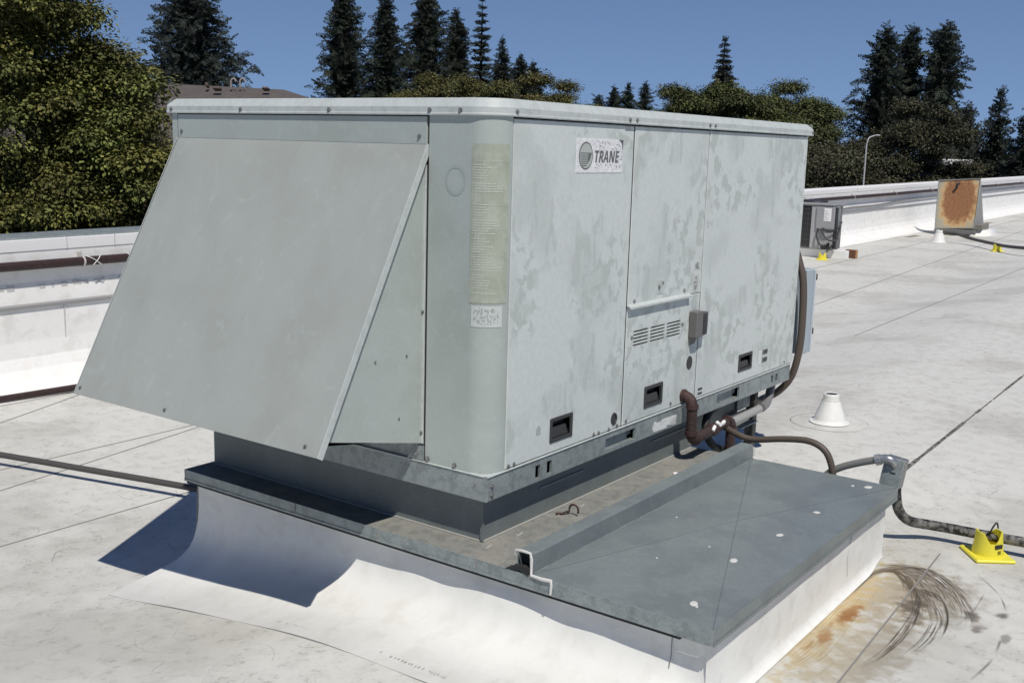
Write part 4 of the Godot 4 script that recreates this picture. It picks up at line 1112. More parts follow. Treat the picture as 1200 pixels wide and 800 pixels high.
# the faded label round the corner post, its smaller ghost and the ring rubbed into the paint
func corner_labels(corner: Node3D, r: float) -> void:
	var at := func(s: float, y: float, lift: float) -> Vector3:
		# s is the distance along the panel from the flat face (negative) round the corner
		var arc := r * PI / 2
		if s < 0.0: return Vector3(-lift, y, -r + s)
		if s > arc: return Vector3(r + s - arc, y, lift)
		var a := s / r
		return Vector3(r - (r + lift) * cos(a), y, -r + (r + lift) * sin(a))
	var sheet := func(s0: float, s1: float, ya: float, yb: float, lift: float, mb: MB) -> void:
		var n := maxi(1, int((s1 - s0) / 0.012))
		for i in n:
			var a := lerpf(s0, s1, float(i) / n); var b := lerpf(s0, s1, float(i + 1) / n)
			var out: Vector3 = at.call((a + b) / 2, 0.0, 1.0) - at.call((a + b) / 2, 0.0, 0.0)
			mb.quad(at.call(a, ya, lift), at.call(b, ya, lift), at.call(b, yb, lift), at.call(a, yb, lift), out)
	var lm := MB.new(); sheet.call(0.0, 0.112, 0.965, 1.402, 0.0012, lm)
	var lab := part(lm, "faded_label", tmat(blend_tex(512, Color8(160, 167, 152), Color8(150, 156, 141), Color8(170, 177, 164), noise(Vector2i(512, 512), 111, 0.012, 4), 0.4, 0.7, 0.8, noise(Vector2i(512, 512), 112, 0.02, 4), 0.5, 0.7, 0.7, noise(Vector2i(512, 512), 113, 0.2, 2), 0.05), 0.4, 0.55), corner)
	var tx := MB.new()
	var y := 1.345
	var line := 0
	while y > 0.985:
		var block := (line / 7) % 4
		if line % 7 != 6 and not (y < 1.27 and y > 1.24):
			var s := 0.004 + (0.0 if block != 2 else 0.004)
			var stop := rnd(0.03, 0.062) if block % 2 == 0 else rnd(0.035, 0.10)
			while s < stop:
				var w := rnd(0.002, 0.007)
				sheet.call(s, s + w, y, y + 0.0034, 0.0018, tx)
				s += w + 0.0018
		y -= 0.0072; line += 1
	for yy in [1.357, 1.238, 1.172, 1.168, 1.10]: sheet.call(0.003, 0.108, yy, yy + 0.0012, 0.0017, tx)
	part(tx, "print", mat(Color(0.50, 0.54, 0.47), 0.7), lab).set_meta("kind", "stuff")
	var g := MB.new(); sheet.call(0.008, 0.098, 0.898, 0.958, 0.0012, g)
	var gl := part(g, "small_label", mat(Color(0.50, 0.54, 0.52), 0.6), corner)
	var gp := MB.new()
	for i in 150:
		var s := rnd(0.014, 0.088); var yy := rnd(0.903, 0.951)
		if Vector2((s - 0.052) / 0.042, (yy - 0.928) / 0.026).length() < 1.0:
			sheet.call(s, s + rnd(0.001, 0.004), yy, yy + rnd(0.001, 0.003), 0.0017 + i * 0.000004, gp)
	part(gp, "print", mat(Color(0.34, 0.37, 0.35), 0.7), gl).set_meta("kind", "stuff")
	# rubbed ring on the flat of the panel
	var rg := MB.new()
	for i in 28:
		var a := i / 28.0 * TAU; var b := (i + 1) / 28.0 * TAU
		var p := func(ang: float, rad: float) -> Vector3: return Vector3(-0.0008, 1.30 + sin(ang) * rad * 1.15, -0.135 + cos(ang) * rad)
		rg.quad(p.call(a, 0.030), p.call(b, 0.030), p.call(b, 0.036), p.call(a, 0.036), Vector3(-1, 0, 0))
	part(rg, "rubbed_ring", mat(Color(0.335, 0.385, 0.365), 0.65), corner)

func nameplate(o: Node3D) -> void:
	var x0 := 0.403; var x1 := 0.674; var y0 := 1.325; var y1 := 1.427
	var mb := MB.new(); mb.box(Vector3(x0, y0, -0.001), Vector3(x1, y1, 0.0015), 0.0005)
	var pl := part(mb, "nameplate", M.silver, o)
	pl.set_meta("label", "worn silver maker's nameplate with a round emblem")
	var c := Vector3(0.455, 1.376, 0.0016)
	var sc := Basis(Vector3.RIGHT, PI / 2).scaled_local(Vector3(0.040, 1, 0.042))
	var d0 := MB.new(); d0.lathe(c, sc, [Vector2(1.0, 0.0), Vector2(0.98, 0.0006), Vector2(0.0001, 0.0006)], 32)
	part(d0, "emblem_rim", M.letter, pl)
	var d1 := MB.new(); d1.lathe(c, sc, [Vector2(0.90, 0.0), Vector2(0.88, 0.0010), Vector2(0.0001, 0.0010)], 32)
	part(d1, "emblem", M.logo_disc, pl)
	for k in 7:
		var b := MB.new()
		var yy := 1.383 - k * 0.0062
		var half: float = 0.036 * sqrt(maxf(0.0, 1.0 - pow((yy - 1.376) / 0.040, 2)))
		var xr: float = minf(0.455 + 0.028 - k * 0.004, 0.455 + half)
		b.box(Vector3(0.455 - half + 0.003, yy, 0.0024), Vector3(xr, yy + 0.0022, 0.0032))
		part(b, "emblem_bar", M.letter, pl)
	var wd := MB.new()
	wd.prism(PackedVector2Array([Vector2(0.468, 1.383), Vector2(0.487, 1.386), Vector2(0.478, 1.366), Vector2(0.462, 1.352), Vector2(0.466, 1.366)]), Vector3(0, 0, 0.0024), Vector3(1, 0, 0), Vector3(0, 1, 0), Vector3(0, 0, 0.0007))
	part(wd, "emblem_wedge", M.letter, pl)
	var tm := TextMesh.new()
	var f := SystemFont.new(); f.font_names = PackedStringArray(["Droid Sans"]); f.font_weight = 700
	tm.font = f; tm.text = "TRANE"; tm.font_size = 32; tm.pixel_size = 0.00138; tm.depth = 0.001
	var b2 := Basis(Vector3(1.06, 0, 0), Vector3(0.20, 1.12, 0), Vector3(0, 0, 1))
	piece(tm, "lettering", M.letter, pl, Transform3D(b2, Vector3(0.577, 1.374, 0.0022) - org(pl)))
	var wn := MB.new()
	for k in 90:
		var xx := rnd(0.50, 0.662); var yy := rnd(1.394, 1.422)
		if k % 3 == 0: yy = rnd(1.33, 1.352)
		if k % 4 == 0: xx = rnd(0.648, 0.672); yy = rnd(1.335, 1.42)
		wn.obox(Vector3(xx, yy, 0.0017), Basis(Vector3(0, 0, 1), rnd(-0.7, 0.7)), Vector3(rnd(0.0015, 0.008), rnd(0.001, 0.003), 0.0003 + k * 0.000004))
	part(wn, "worn_specks", mat(Color(0.27, 0.275, 0.275), 0.6), pl).set_meta("kind", "stuff")
	var pe := MB.new(); pe.prism(PackedVector2Array([Vector2(0.648, 1.427), Vector2(0.674, 1.427), Vector2(0.672, 1.395), Vector2(0.667, 1.416)]), Vector3(0, 0, 0.0016), Vector3(1, 0, 0), Vector3(0, 1, 0), Vector3(0, 0, 0.001))
	part(pe, "peeled_corner", mat(Color(0.12, 0.125, 0.13), 0.6), pl)

# ---------------------------------------------------------------- pipes and cables near the unit
func elbow(mb: MB, a: Vector3, c: Vector3, b: Vector3, r: float) -> void:
	mb.tube([a, a + (c - a).normalized() * 0.016], r * 1.22, 14)
	mb.tube([b, b + (c - b).normalized() * 0.016], r * 1.22, 14)
	var pts := []
	for k in 9:
		var t := k / 8.0
		pts.append(a.lerp(c, t).lerp(c.lerp(b, t), t))
	mb.tube(pts, r * 1.08, 14)

func pipes() -> void:
	var g := thing("gas_line", "rusty brown iron gas pipe with elbows below the service panel", "pipe", Vector3(1.3, 0.3, 0.04))
	var R := 0.0195
	var a := MB.new(); elbow(a, Vector3(1.195, 0.505, -0.004), Vector3(1.195, 0.508, 0.042), Vector3(1.195, 0.462, 0.042), R)
	part(a, "elbow", M.rust_fitting, g)
	var p := MB.new(); p.tube([Vector3(1.195, 0.47, 0.042), Vector3(1.198, 0.37, 0.042)], R, 14)
	part(p, "riser", M.rust_pipe, g)
	var b := MB.new(); elbow(b, Vector3(1.198, 0.378, 0.042), Vector3(1.20, 0.336, 0.042), Vector3(1.245, 0.3385, 0.042), R)
	part(b, "elbow", M.rust_fitting, g)
	var h := MB.new(); h.tube([Vector3(1.24, 0.338, 0.042), Vector3(1.52, 0.352, 0.042)], R, 14)
	part(h, "run", M.rust_pipe, g)
	var u := MB.new(); u.tube([Vector3(1.36, 0.344, 0.042), Vector3(1.366, 0.344, 0.042), Vector3(1.40, 0.346, 0.042), Vector3(1.406, 0.346, 0.042)], [R * 1.1, R * 1.3, R * 1.3, R * 1.1], 8)
	part(u, "union", M.rust_fitting, g)
	var e := MB.new(); elbow(e, Vector3(1.505, 0.351, 0.042), Vector3(1.552, 0.353, 0.042), Vector3(1.552, 0.308, 0.042), R * 1.05)
	part(e, "elbow", M.rust_fitting, g)
	var d := MB.new(); d.tube([Vector3(1.552, 0.315, 0.042), Vector3(1.552, 0.215, 0.042)], R, 14)
	part(d, "drip_leg", M.rust_pipe, g)
	for k in [[1.36, 0.25], [1.40, -0.4], [1.44, 0.1]]:
		var w := MB.new()
		w.obox(Vector3(k[0], 0.362 + 0.006 * sin(k[0] * 50.0), 0.058), Basis(Vector3(0.3, 0.4, 1).normalized(), k[1] * 2.0), Vector3(0.03, 0.014, 0.012), 0.003)
		part(w, "torn_tape", M.white, g)
	# grey parts under the far end of the unit
	var un := thing("drain_pan", "grey metal box and bracket hanging under the far end of the unit", "bracket", Vector3(1.8, 0.2, -0.4))
	var ub := MB.new(); ub.box(Vector3(1.46, 0.262, -1.1), Vector3(1.93, 0.395, -0.10), 0.003)
	part(ub, "box", M.adapter, un)
	var up := MB.new(); up.box(Vector3(1.90, 0.30, -0.095), Vector3(2.03, 0.385, -0.088), 0.002)
	part(up, "plate", M.galv, un)
	var uq := MB.new(); uq.box(Vector3(1.80, 0.255, -0.085), Vector3(1.97, 0.30, -0.075), 0.002); uq.box(Vector3(1.80, 0.253, -0.075), Vector3(1.97, 0.257, -0.02))
	part(uq, "bracket", M.galv, un)
	var ul := MB.new(); ul.box(Vector3(2.06, 0.10, -0.12), Vector3(2.10, 0.396, -0.08), 0.003)
	part(ul, "leg", M.black2, un)
	var wp := MB.new(); wp.tube([Vector3(1.60, 0.325, 0.015), Vector3(1.95, 0.315, -0.01)], 0.017, 12)
	tag(part(wp, "grey_drain_pipe", mat(Color(0.33, 0.33, 0.32), 0.5)), "short pale grey pipe end just right of the rusty gas pipe", "pipe")
	var wq := MB.new(); wq.tube(spline([Vector3(1.98, 0.313, -0.012), Vector3(2.08, 0.318, -0.03), Vector3(2.16, 0.36, -0.05), Vector3(2.21, 0.44, -0.06)], 6), 0.019, 12)
	tag(part(wq, "grey_elbow_pipe", mat(Color(0.19, 0.19, 0.185), 0.5)), "bent grey pipe rising behind the base rail at the far end", "pipe")
	var hp := MB.new(); hp.tube(spline([Vector3(1.56, 0.40, -0.02), Vector3(1.50, 0.37, -0.035), Vector3(1.475, 0.31, -0.03), Vector3(1.50, 0.25, -0.01), Vector3(1.56, 0.22, 0.01)], 6), 0.016, 10)
	tag(part(hp, "black_hose", M.black2), "black hose loop hanging behind the rusty gas pipe", "hose")
	# conduits
	var c1 := MB.new()
	c1.tube(spline([Vector3(2.30, 1.02, -0.05), Vector3(2.29, 0.93, -0.012), Vector3(2.288, 0.837, 0.016), Vector3(2.288, 0.664, 0.025), Vector3(2.288, 0.527, 0.020), Vector3(2.288, 0.405, -0.007), Vector3(2.288, 0.325, -0.066), Vector3(2.27, 0.29, -0.12), Vector3(2.16, 0.295, -0.11), Vector3(2.05, 0.33, -0.09)], 6), 0.0165, 12)
	tag(part(c1, "brown_whip", M.brown), "brown flexible conduit looping down from the disconnect box to the base rail", "conduit")
	var c2 := MB.new()
	c2.tube(spline([Vector3(1.50, 0.335, 0.03), Vector3(1.46, 0.322, 0.115), Vector3(1.455, 0.316, 0.18), Vector3(1.455, 0.340, 0.30), Vector3(1.455, 0.350, 0.40), Vector3(1.455, 0.325, 0.462), Vector3(1.455, 0.27, 0.492), Vector3(1.455, 0.20, 0.505), Vector3(1.455, 0.12, 0.52)], 6), 0.0125, 12)
	tag(part(c2, "brown_conduit", M.brown), "brown flexible conduit arching behind the metal cap", "conduit")
	var c3 := MB.new()
	c3.tube(spline([Vector3(1.455, 0.16, 0.42), Vector3(1.46, 0.235, 0.475), Vector3(1.465, 0.27, 0.52), Vector3(1.47, 0.302, 0.59), Vector3(1.475, 0.325, 0.655)], 6), 0.0135, 12)
	tag(part(c3, "grey_conduit", M.conduit), "short grey flexible conduit running into the small steel junction box", "conduit")
	# junction box
	var j := thing("junction_box", "small scuffed steel junction box standing behind the cap's right corner", "junction box", Vector3(1.52, 0.21, 0.70))
	var jm := Basis(Vector3(1, 0, 0), 0.12) * Basis(Vector3(0, 0, 1), -0.1)
	var jb := MB.new(); jb.obox(Vector3(1.515, 0.28, 0.700), jm, Vector3(0.05, 0.108, 0.074), 0.004)
	part(jb, "box", tmat(blend_tex(512, Color8(140, 142, 142), Color8(92, 92, 92), Color8(165, 167, 167), noise(Vector2i(512, 512), 121, 0.03, 4), 0.5, 0.6, 0.9, noise(Vector2i(512, 512), 122, 0.02, 4), 0.5, 0.7, 0.5, noise(Vector2i(512, 512), 123, 0.2, 2), 0.2), 0.25, 0.4, 0.4), j)
	var jc := MB.new(); jc.obox(Vector3(1.4875, 0.283, 0.700), jm, Vector3(0.004, 0.104, 0.070), 0.002)
	part(jc, "cover", M.galv, j)
	var jk := MB.new(); jk.obox(Vector3(1.4845, 0.282, 0.704), jm, Vector3(0.002, 0.005, 0.02), 0.001)
	part(jk, "slot", M.black, j)
	var cn := MB.new()
	cn.tube([Vector3(1.474, 0.320, 0.643), Vector3(1.476, 0.327, 0.66)], 0.020, 10)
	cn.tube(spline([Vector3(1.476, 0.327, 0.658), Vector3(1.478, 0.332, 0.685), Vector3(1.486, 0.322, 0.702), Vector3(1.50, 0.305, 0.705)], 4), 0.0165, 12)
	part(cn, "connector", M.steel, j)
	# flaking black pipe that leads away from it
	var fp := MB.new()
	var y := func(x: float, z: float, hh: float) -> Vector3: return on_roof(x, z, hh)
	fp.tube(spline([Vector3(1.525, 0.235, 0.71), Vector3(1.528, 0.19, 0.712), Vector3(1.545, 0.13, 0.722), Vector3(1.59, 0.085, 0.75), Vector3(1.65, 0.066, 0.81), Vector3(1.672, 0.062, 0.88), Vector3(1.68, 0.062, 0.99), Vector3(1.692, 0.063, 1.12), Vector3(1.70, 0.063, 1.3), Vector3(1.70, 0.062, 1.9), Vector3(1.7, 0.062, 4.0)], 8), 0.0185, 12)
	tag(part(fp, "black_pipe", M.flaky), "pipe with flaking black coating curving right from the junction box", "pipe")
	pipe_support(Vector3(1.632, ground(1.632, 1.018), 1.018), 0.62, 1.0, "large yellow plastic pipe support under the flaking black pipe at right", true)
	# pipes on the left
	var lp := MB.new()
	lp.tube([on_roof(-1.2, -7.4 + 3.0, 0.06), on_roof(0.18, -3.55, 0.06), on_roof(0.275, -3.15, 0.06), on_roof(0.345, -2.88, 0.06), on_roof(0.404, -2.64, 0.06), on_roof(0.49, -2.3, 0.06), on_roof(0.564, -1.99, 0.06), on_roof(0.66, -1.6, 0.06), on_roof(0.78, -1.31, 0.06)], 0.0145, 10)
	var lpn := tag(part(lp, "dark_pipe", M.grey_pipe), "dark grey pipe running low over the roof to the curb's left side", "pipe")
	var ls := MB.new()
	ls.tube([on_roof(-1.0, -4.29, 0.03), on_roof(0.3, -4.32, 0.03), on_roof(0.926, -4.325, 0.03), on_roof(1.387, -4.282, 0.03), on_roof(2.6, -4.2, 0.03)], 0.02, 10)
	tag(part(ls, "thin_brown_pipe", M.brown_pipe), "brown pipe lying at the foot of the parapet left of the hood", "pipe")
	# disconnect box on the far end of the unit
	var db := thing("disconnect_box", "pale blue grey electrical box mounted on the far end of the unit", "electrical box", Vector3(2.34, 0.55, -0.2))
	var b1 := MB.new(); b1.box(Vector3(2.34, 0.500, -0.34), Vector3(2.42, 0.890, 0.016), 0.006)
	part(b1, "box", mat(Color(0.36, 0.42, 0.46), 0.5), db)
	var b2 := MB.new(); b2.box(Vector3(2.42, 0.505, -0.33), Vector3(2.432, 0.885, 0.022), 0.004)
	part(b2, "door", mat(Color(0.42, 0.48, 0.53), 0.45), db)
	for yy in [0.85, 0.60]:
		var hh := MB.new(); hh.obox(Vector3(2.437, yy, 0.018), Basis(), Vector3(0.012, 0.03, 0.012), 0.003)
		part(hh, "hinge", M.rust_fitting, db)
	var b3 := MB.new(); b3.box(Vector3(2.262, 0.55, -0.32), Vector3(2.34, 0.86, -0.04), 0.004)
	part(b3, "mounting_channel", M.galv, db)
	# white flashing cone
	roof_cone(Vector3(3.12, ground(3.12, -0.10), -0.10), 1.0, "white membrane flashing cone on the open roof beyond the cap")

func roof_cone(at: Vector3, s: float, label: String) -> void:
	var o := thing("flashing_cone", label, "roof vent", at, "white flashing cones")
	var b := MB.new()
	b.lathe(at, Basis(), [Vector2(0.104 * s, 0.003), Vector2(0.100 * s, 0.006), Vector2(0.088 * s, 0.009), Vector2(0.081 * s, 0.018 * s), Vector2(0.076 * s, 0.035 * s), Vector2(0.046 * s, 0.118 * s), Vector2(0.042 * s, 0.124 * s), Vector2(0.041 * s, 0.150 * s), Vector2(0.036 * s, 0.155 * s), Vector2(0.031 * s, 0.152 * s)], 28)
	part(b, "boot", M.wrap, o)
	var c := MB.new(); c.lathe(at, Basis(), [Vector2(0.032 * s, 0.14 * s), Vector2(0.0001, 0.141 * s)], 20)
	part(c, "opening", M.black, o)
	var k := MB.new(); k.tube(ringpts(at + Vector3(0, 0.121 * s, 0), 0.044 * s), 0.0022 * s, 5, false)
	part(k, "clamp", M.print_grey, o)
	var e := MB.new(); e.tube(ringpts(at + Vector3(0, 0.001, 0), 0.199 * s), 0.0016, 5, false)
	part(e, "patch_edge", M.print_grey, o)

func ringpts(c: Vector3, r: float) -> Array:
	var p := []
	for k in 25: p.append(c + Vector3(cos(k / 24.0 * TAU), 0, sin(k / 24.0 * TAU)) * r)
	return p

func pipe_support(at: Vector3, turn: float, s: float, label: String, detail: bool) -> void:
	var o := thing("pipe_support", label, "pipe support", at, "yellow pipe supports on the roof")
	var m := Basis(Vector3.UP, turn)
	var b := MB.new(); b.obox(at + Vector3(0, 0.006 * s, 0), m, Vector3(0.155, 0.012, 0.14) * s, 0.004 * s)
	part(b, "base", M.yellow, o)
	# hollow tapering body, notched on two sides for the pipe
	var w := MB.new()
	var n := 24
	var top := func(a: float) -> float:
		var q := absf(sin(a))
		return (0.058 + 0.036 * sst(0.25, 0.80, q)) * s
	for i in n:
		for side in 2:
			var r0 := (0.054 if side == 0 else 0.050) * s; var r1 := (0.044 if side == 0 else 0.040) * s
			var P := []; var nn := []
			for k in [[i, 0], [i + 1, 0], [i + 1, 1], [i, 1]]:
				var a: float = k[0] / float(n) * TAU
				var d := Vector3(cos(a), 0, sin(a))
				P.append(at + m * (d * (r0 if k[1] == 0 else r1) + Vector3(0, (0.012 * s if k[1] == 0 else top.call(a)), 0)))
				nn.append((m * d) * (1.0 if side == 0 else -1.0))
			w.sq(P, nn, [Vector2(), Vector2(), Vector2(), Vector2()])
		var a0 := i / float(n) * TAU; var a1 := (i + 1) / float(n) * TAU
		var d0 := Vector3(cos(a0), 0, sin(a0)); var d1 := Vector3(cos(a1), 0, sin(a1))
		w.quad(at + m * (d0 * 0.044 * s + Vector3(0, top.call(a0), 0)), at + m * (d1 * 0.044 * s + Vector3(0, top.call(a1), 0)), at + m * (d1 * 0.040 * s + Vector3(0, top.call(a1), 0)), at + m * (d0 * 0.040 * s + Vector3(0, top.call(a0), 0)), Vector3.UP)
	part(w, "body", M.yellow, o)
	if detail:
		for a in [2.75, 1.25]:
			var d := m * Vector3(cos(a), 0, sin(a))
			var wd := MB.new(); wd.obox(at + d * 0.0475 + Vector3(0, 0.050, 0), Basis(Vector3.UP.cross(d).normalized(), Vector3.UP, d), Vector3(0.030, 0.014, 0.004))
			part(wd, "window", M.black, o)
		var pr := MB.new()
		for r in 3:
			for k in 5:
				var a := 2.6 + k * 0.06
				var d := m * Vector3(cos(a), 0, sin(a))
				pr.obox(at + d * 0.0515 + Vector3(0, 0.034 - r * 0.005, 0), Basis(Vector3.UP.cross(d).normalized(), Vector3.UP, d), Vector3(0.0028, 0.0022, 0.002))
		part(pr, "print", mat(Color(0.2, 0.17, 0.01), 0.7), o).set_meta("kind", "stuff")
		var st := MB.new()
		var c := at + Vector3(0.02, 0.07, -0.005)
		st.tube(spline([c, c + Vector3(-0.01, 0.035, 0.012), c + Vector3(0.0, 0.052, 0.022), c + Vector3(0.01, 0.03, 0.026)], 5), 0.003, 6)
		part(st, "strap", M.black, o)

# ---------------------------------------------------------------- equipment at the far end of the roof
func far_equipment() -> void:
	var grey := mat(Color(0.25, 0.255, 0.26), 0.55)
	var o := thing("condensing_unit", "grey condensing unit with black coil and white label by the parapet", "air conditioner", Vector3(13.6, -0.03, -4.1))
	var X := 13.3; var z0 := -4.55; var z1 := -3.76; var y0 := 0.02; var y1 := 0.685
	var b := MB.new(); b.box(Vector3(X + 0.02, y0, z0), Vector3(X + 0.42, y1 - 0.02, z1 - 0.02), 0.01)
	part(b, "cabinet", mat(Color(0.15, 0.15, 0.155), 0.6), o)
	var tp := MB.new(); tp.box(Vector3(X - 0.02, y1 - 0.03, z0 - 0.02), Vector3(X + 0.45, y1 + 0.015, z1 + 0.01), 0.02)
	part(tp, "top", grey, o)
	var fan := MB.new(); fan.lathe(Vector3(X + 0.215, y1 + 0.01, -4.15), Basis(), [Vector2(0.20, 0), Vector2(0.19, 0.03), Vector2(0.05, 0.05), Vector2(0.0001, 0.05)], 20)
	part(fan, "fan_guard", M.black2, o)
	# black coil behind a wire grid
	var co := MB.new(); co.box(Vector3(X + 0.004, y0 + 0.03, z0 + 0.01), Vector3(X + 0.02, y1 - 0.04, -4.10))
	part(co, "coil", M.black, o)
	var gr := MB.new()
	for k in 8: gr.box(Vector3(X - 0.003, y0 + 0.05 + k * 0.076, z0 + 0.01), Vector3(X + 0.003, y0 + 0.057 + k * 0.076, -4.10))
	for k in 5: gr.box(Vector3(X - 0.005, y0 + 0.03, z0 + 0.08 + k * 0.08), Vector3(X - 0.001, y1 - 0.04, z0 + 0.086 + k * 0.08))
	part(gr, "coil_guard", mat(Color(0.06, 0.06, 0.062), 0.5), o)
	var sp := MB.new(); sp.box(Vector3(X - 0.005, y0 + 0.01, -4.10), Vector3(X + 0.02, y1 - 0.035, -3.76), 0.004)
	part(sp, "service_panel", mat(Color(0.36, 0.365, 0.37), 0.55), o)
	var up := MB.new(); up.box(Vector3(X - 0.03, 0.32, -4.02), Vector3(X - 0.004, y1 - 0.04, -3.74), 0.008)
	part(up, "valve_cover", mat(Color(0.30, 0.305, 0.31), 0.55), o)
	var lb := MB.new(); lb.box(Vector3(X - 0.034, 0.44, -3.90), Vector3(X - 0.0295, 0.63, -3.79))
	var lbl := part(lb, "rating_label", M.white, o)
	var lt := MB.new()
	for k in 7: lt.box(Vector3(X - 0.0365, 0.46 + k * 0.022, -3.89), Vector3(X - 0.0335, 0.465 + k * 0.022, -3.84 + 0.02 * sin(k * 2.0)))
	part(lt, "print", M.print_grey, lbl).set_meta("kind", "stuff")
	var eb := MB.new(); eb.box(Vector3(X + 0.02, 0.44, -3.785), Vector3(X + 0.16, 0.66, -3.72), 0.008)
	part(eb, "electrical_box", M.galv, o)
	var ep := MB.new(); ep.box(Vector3(X + 0.0, y0 + 0.02, -3.755), Vector3(X + 0.05, y1 - 0.04, -3.71), 0.006)
	part(ep, "corner_post", M.black2, o)
	for h in [[Vector3(X - 0.02, 0.33, -3.93), Vector3(X - 0.09, 0.24, -3.86), Vector3(X - 0.09, 0.17, -3.78), Vector3(X - 0.06, 0.17, -3.70), Vector3(X + 0.0, 0.2, -3.68)],
		[Vector3(X + 0.06, 0.44, -3.66), Vector3(X - 0.01, 0.36, -3.67), Vector3(X - 0.04, 0.30, -3.75), Vector3(X - 0.05, 0.30, -3.85), Vector3(X - 0.02, 0.34, -3.9)],
		[Vector3(X + 0.05, 0.44, -3.66), Vector3(X - 0.03, 0.2, -3.69), Vector3(X - 0.06, 0.06, -3.76), Vector3(X - 0.1, 0.0, -3.80)],
		[Vector3(X - 0.02, 0.33, -3.98), Vector3(X - 0.05, 0.2, -3.98), Vector3(X - 0.06, 0.08, -3.9), Vector3(X - 0.04, 0.05, -3.8)]]:
		var t := MB.new(); t.tube(spline(h, 5), 0.013, 8)
		part(t, "hose", M.black2, o)
	var wv := MB.new(); wv.obox(Vector3(X - 0.05, 0.06, -3.86), Basis(Vector3.UP, 0.4), Vector3(0.06, 0.07, 0.1), 0.015); wv.obox(Vector3(X - 0.05, 0.08, -3.80), Basis(Vector3.UP, 0.1), Vector3(0.04, 0.1, 0.04), 0.012)
	part(wv, "valves", M.black, o)
	# white sleepers under it
	for k in [[X + 0.12, -3.55, 0.9, "white painted sleeper under the front of the condensing unit", false], [X + 0.36, -3.50, 1.2, "white painted sleeper with a bare brown end behind the front one", true]]:
		var s := thing("sleeper", k[3], "sleeper", Vector3(k[0], ground(k[0], -4.0), -4.0))
		var yb := ground(k[0], -3.9)
		var w := MB.new(); w.box(Vector3(k[0] - 0.05, yb, -4.62), Vector3(k[0] + 0.05, 0.018, k[1] - (0.16 if k[4] else 0.0)), 0.006)
		part(w, "timber", M.white, s)
		if k[4]:
			var e := MB.new(); e.box(Vector3(k[0] - 0.051, yb + 0.001, k[1] - 0.16), Vector3(k[0] + 0.051, 0.0185, k[1]), 0.006)
			part(e, "bare_end", mat(Color(0.16, 0.07, 0.035), 0.9), s)
			var e2 := MB.new(); e2.box(Vector3(k[0] - 0.045, yb + 0.006, k[1] + 0.0002), Vector3(k[0] + 0.045, 0.014, k[1] + 0.002))
			part(e2, "end_grain", mat(Color(0.42, 0.22, 0.10), 0.9), s)
	pipe_support(Vector3(13.05, ground(13.05, -3.80), -3.80), 0.3, 1.15, "small yellow pipe support in front of the condensing unit", false)
	# rusty exhaust hood
	var r := thing("exhaust_hood", "rust stained exhaust hood with a leaning panel on a white curb", "exhaust hood", Vector3(20.0, -0.06, -3.6))
	var cb := MB.new()
	cb.lathe(Vector3(20.35, -0.065, -3.55), Basis(Vector3.UP, PI / 4).scaled_local(Vector3(0.80, 1, 0.80)), [Vector2(0.86, 0.0), Vector2(0.83, 0.03), Vector2(0.78, 0.11), Vector2(0.76, 0.12), Vector2(0.0001, 0.12)], 4)
	part(cb, "curb", M.wrap, r)
	var bx := MB.new(); bx.box(Vector3(19.86, 0.05, -3.95), Vector3(20.4, 0.16, -3.16), 0.01)
	part(bx, "base", mat(Color(0.20, 0.19, 0.17), 0.7), r)
	var n := 256
	var d := PackedByteArray(); d.resize(n * n * 3)
	var rn := noise(Vector2i(n, n), 131, 0.02, 4); var rf := noise(Vector2i(n, n), 132, 0.15, 3); var rb := noise(Vector2i(n, n), 133, 0.05, 4)
	for y in n:
		for x in n:
			var i := y * n + x
			var q := Vector2((x / 256.0 - 0.53) / 0.46, (y / 256.0 - 0.44) / 0.52)
			var e := pow(pow(absf(q.x), 2.6) + pow(absf(q.y), 2.6), 1.0 / 2.6) + (rn[i] / 255.0 - 0.5) * 0.30 + (rf[i] / 255.0 - 0.5) * 0.22
			var rust := 1.0 - sst(0.70, 1.02, e)
			var c := Color8(158, 156, 140).lerp(Color8(196, 164, 116), 1.0 - sst(0.9, 1.2, e))
			c = c.lerp(Color8(144, 102, 68).lerp(Color8(120, 82, 56), clampf((rb[i] / 255.0 - 0.3) * 1.3, 0, 1)), rust)
			c = c * (0.92 + rf[i] / 255.0 * 0.16)
			d[i * 3] = clampi(int(c.r * 255), 0, 255); d[i * 3 + 1] = clampi(int(c.g * 255), 0, 255); d[i * 3 + 2] = clampi(int(c.b * 255), 0, 255)
	var rm := StandardMaterial3D.new(); rm.albedo_texture = to_tex(d, n, n); rm.roughness = 0.85; rm.cull_mode = BaseMaterial3D.CULL_DISABLED
	var pn := MB.new()
	var P := [Vector3(19.62, 0.05, -3.97), Vector3(19.62, 0.10, -3.245), Vector3(19.92, 1.03, -3.29), Vector3(19.92, 0.965, -4.06)]
	pn.quad(P[0], P[1], P[2], P[3], Vector3(-1, 0.2, 0), Vector2(0, 1), Vector2(1, 1), Vector2(1, 0), Vector2(0, 0))
	part(pn, "rusty_panel", rm, r)
	var sd := MB.new()
	sd.prism(PackedVector2Array([Vector2(19.63, 0.08), Vector2(20.55, 0.10), Vector2(19.93, 1.02)]), Vector3(0, 0, -3.30), Vector3(1, 0, 0), Vector3(0, 1, 0), Vector3(0, 0, 0.01))
	sd.prism(PackedVector2Array([Vector2(19.63, 0.06), Vector2(20.55, 0.08), Vector2(19.93, 0.95)]), Vector3(0, 0, -3.98), Vector3(1, 0, 0), Vector3(0, 1, 0), Vector3(0, 0, 0.01))
	sd.quad(Vector3(20.55, 0.09, -3.98), Vector3(20.55, 0.10, -3.29), Vector3(19.93, 1.01, -3.29), Vector3(19.93, 0.95, -3.98), Vector3(1, 0.5, 0))
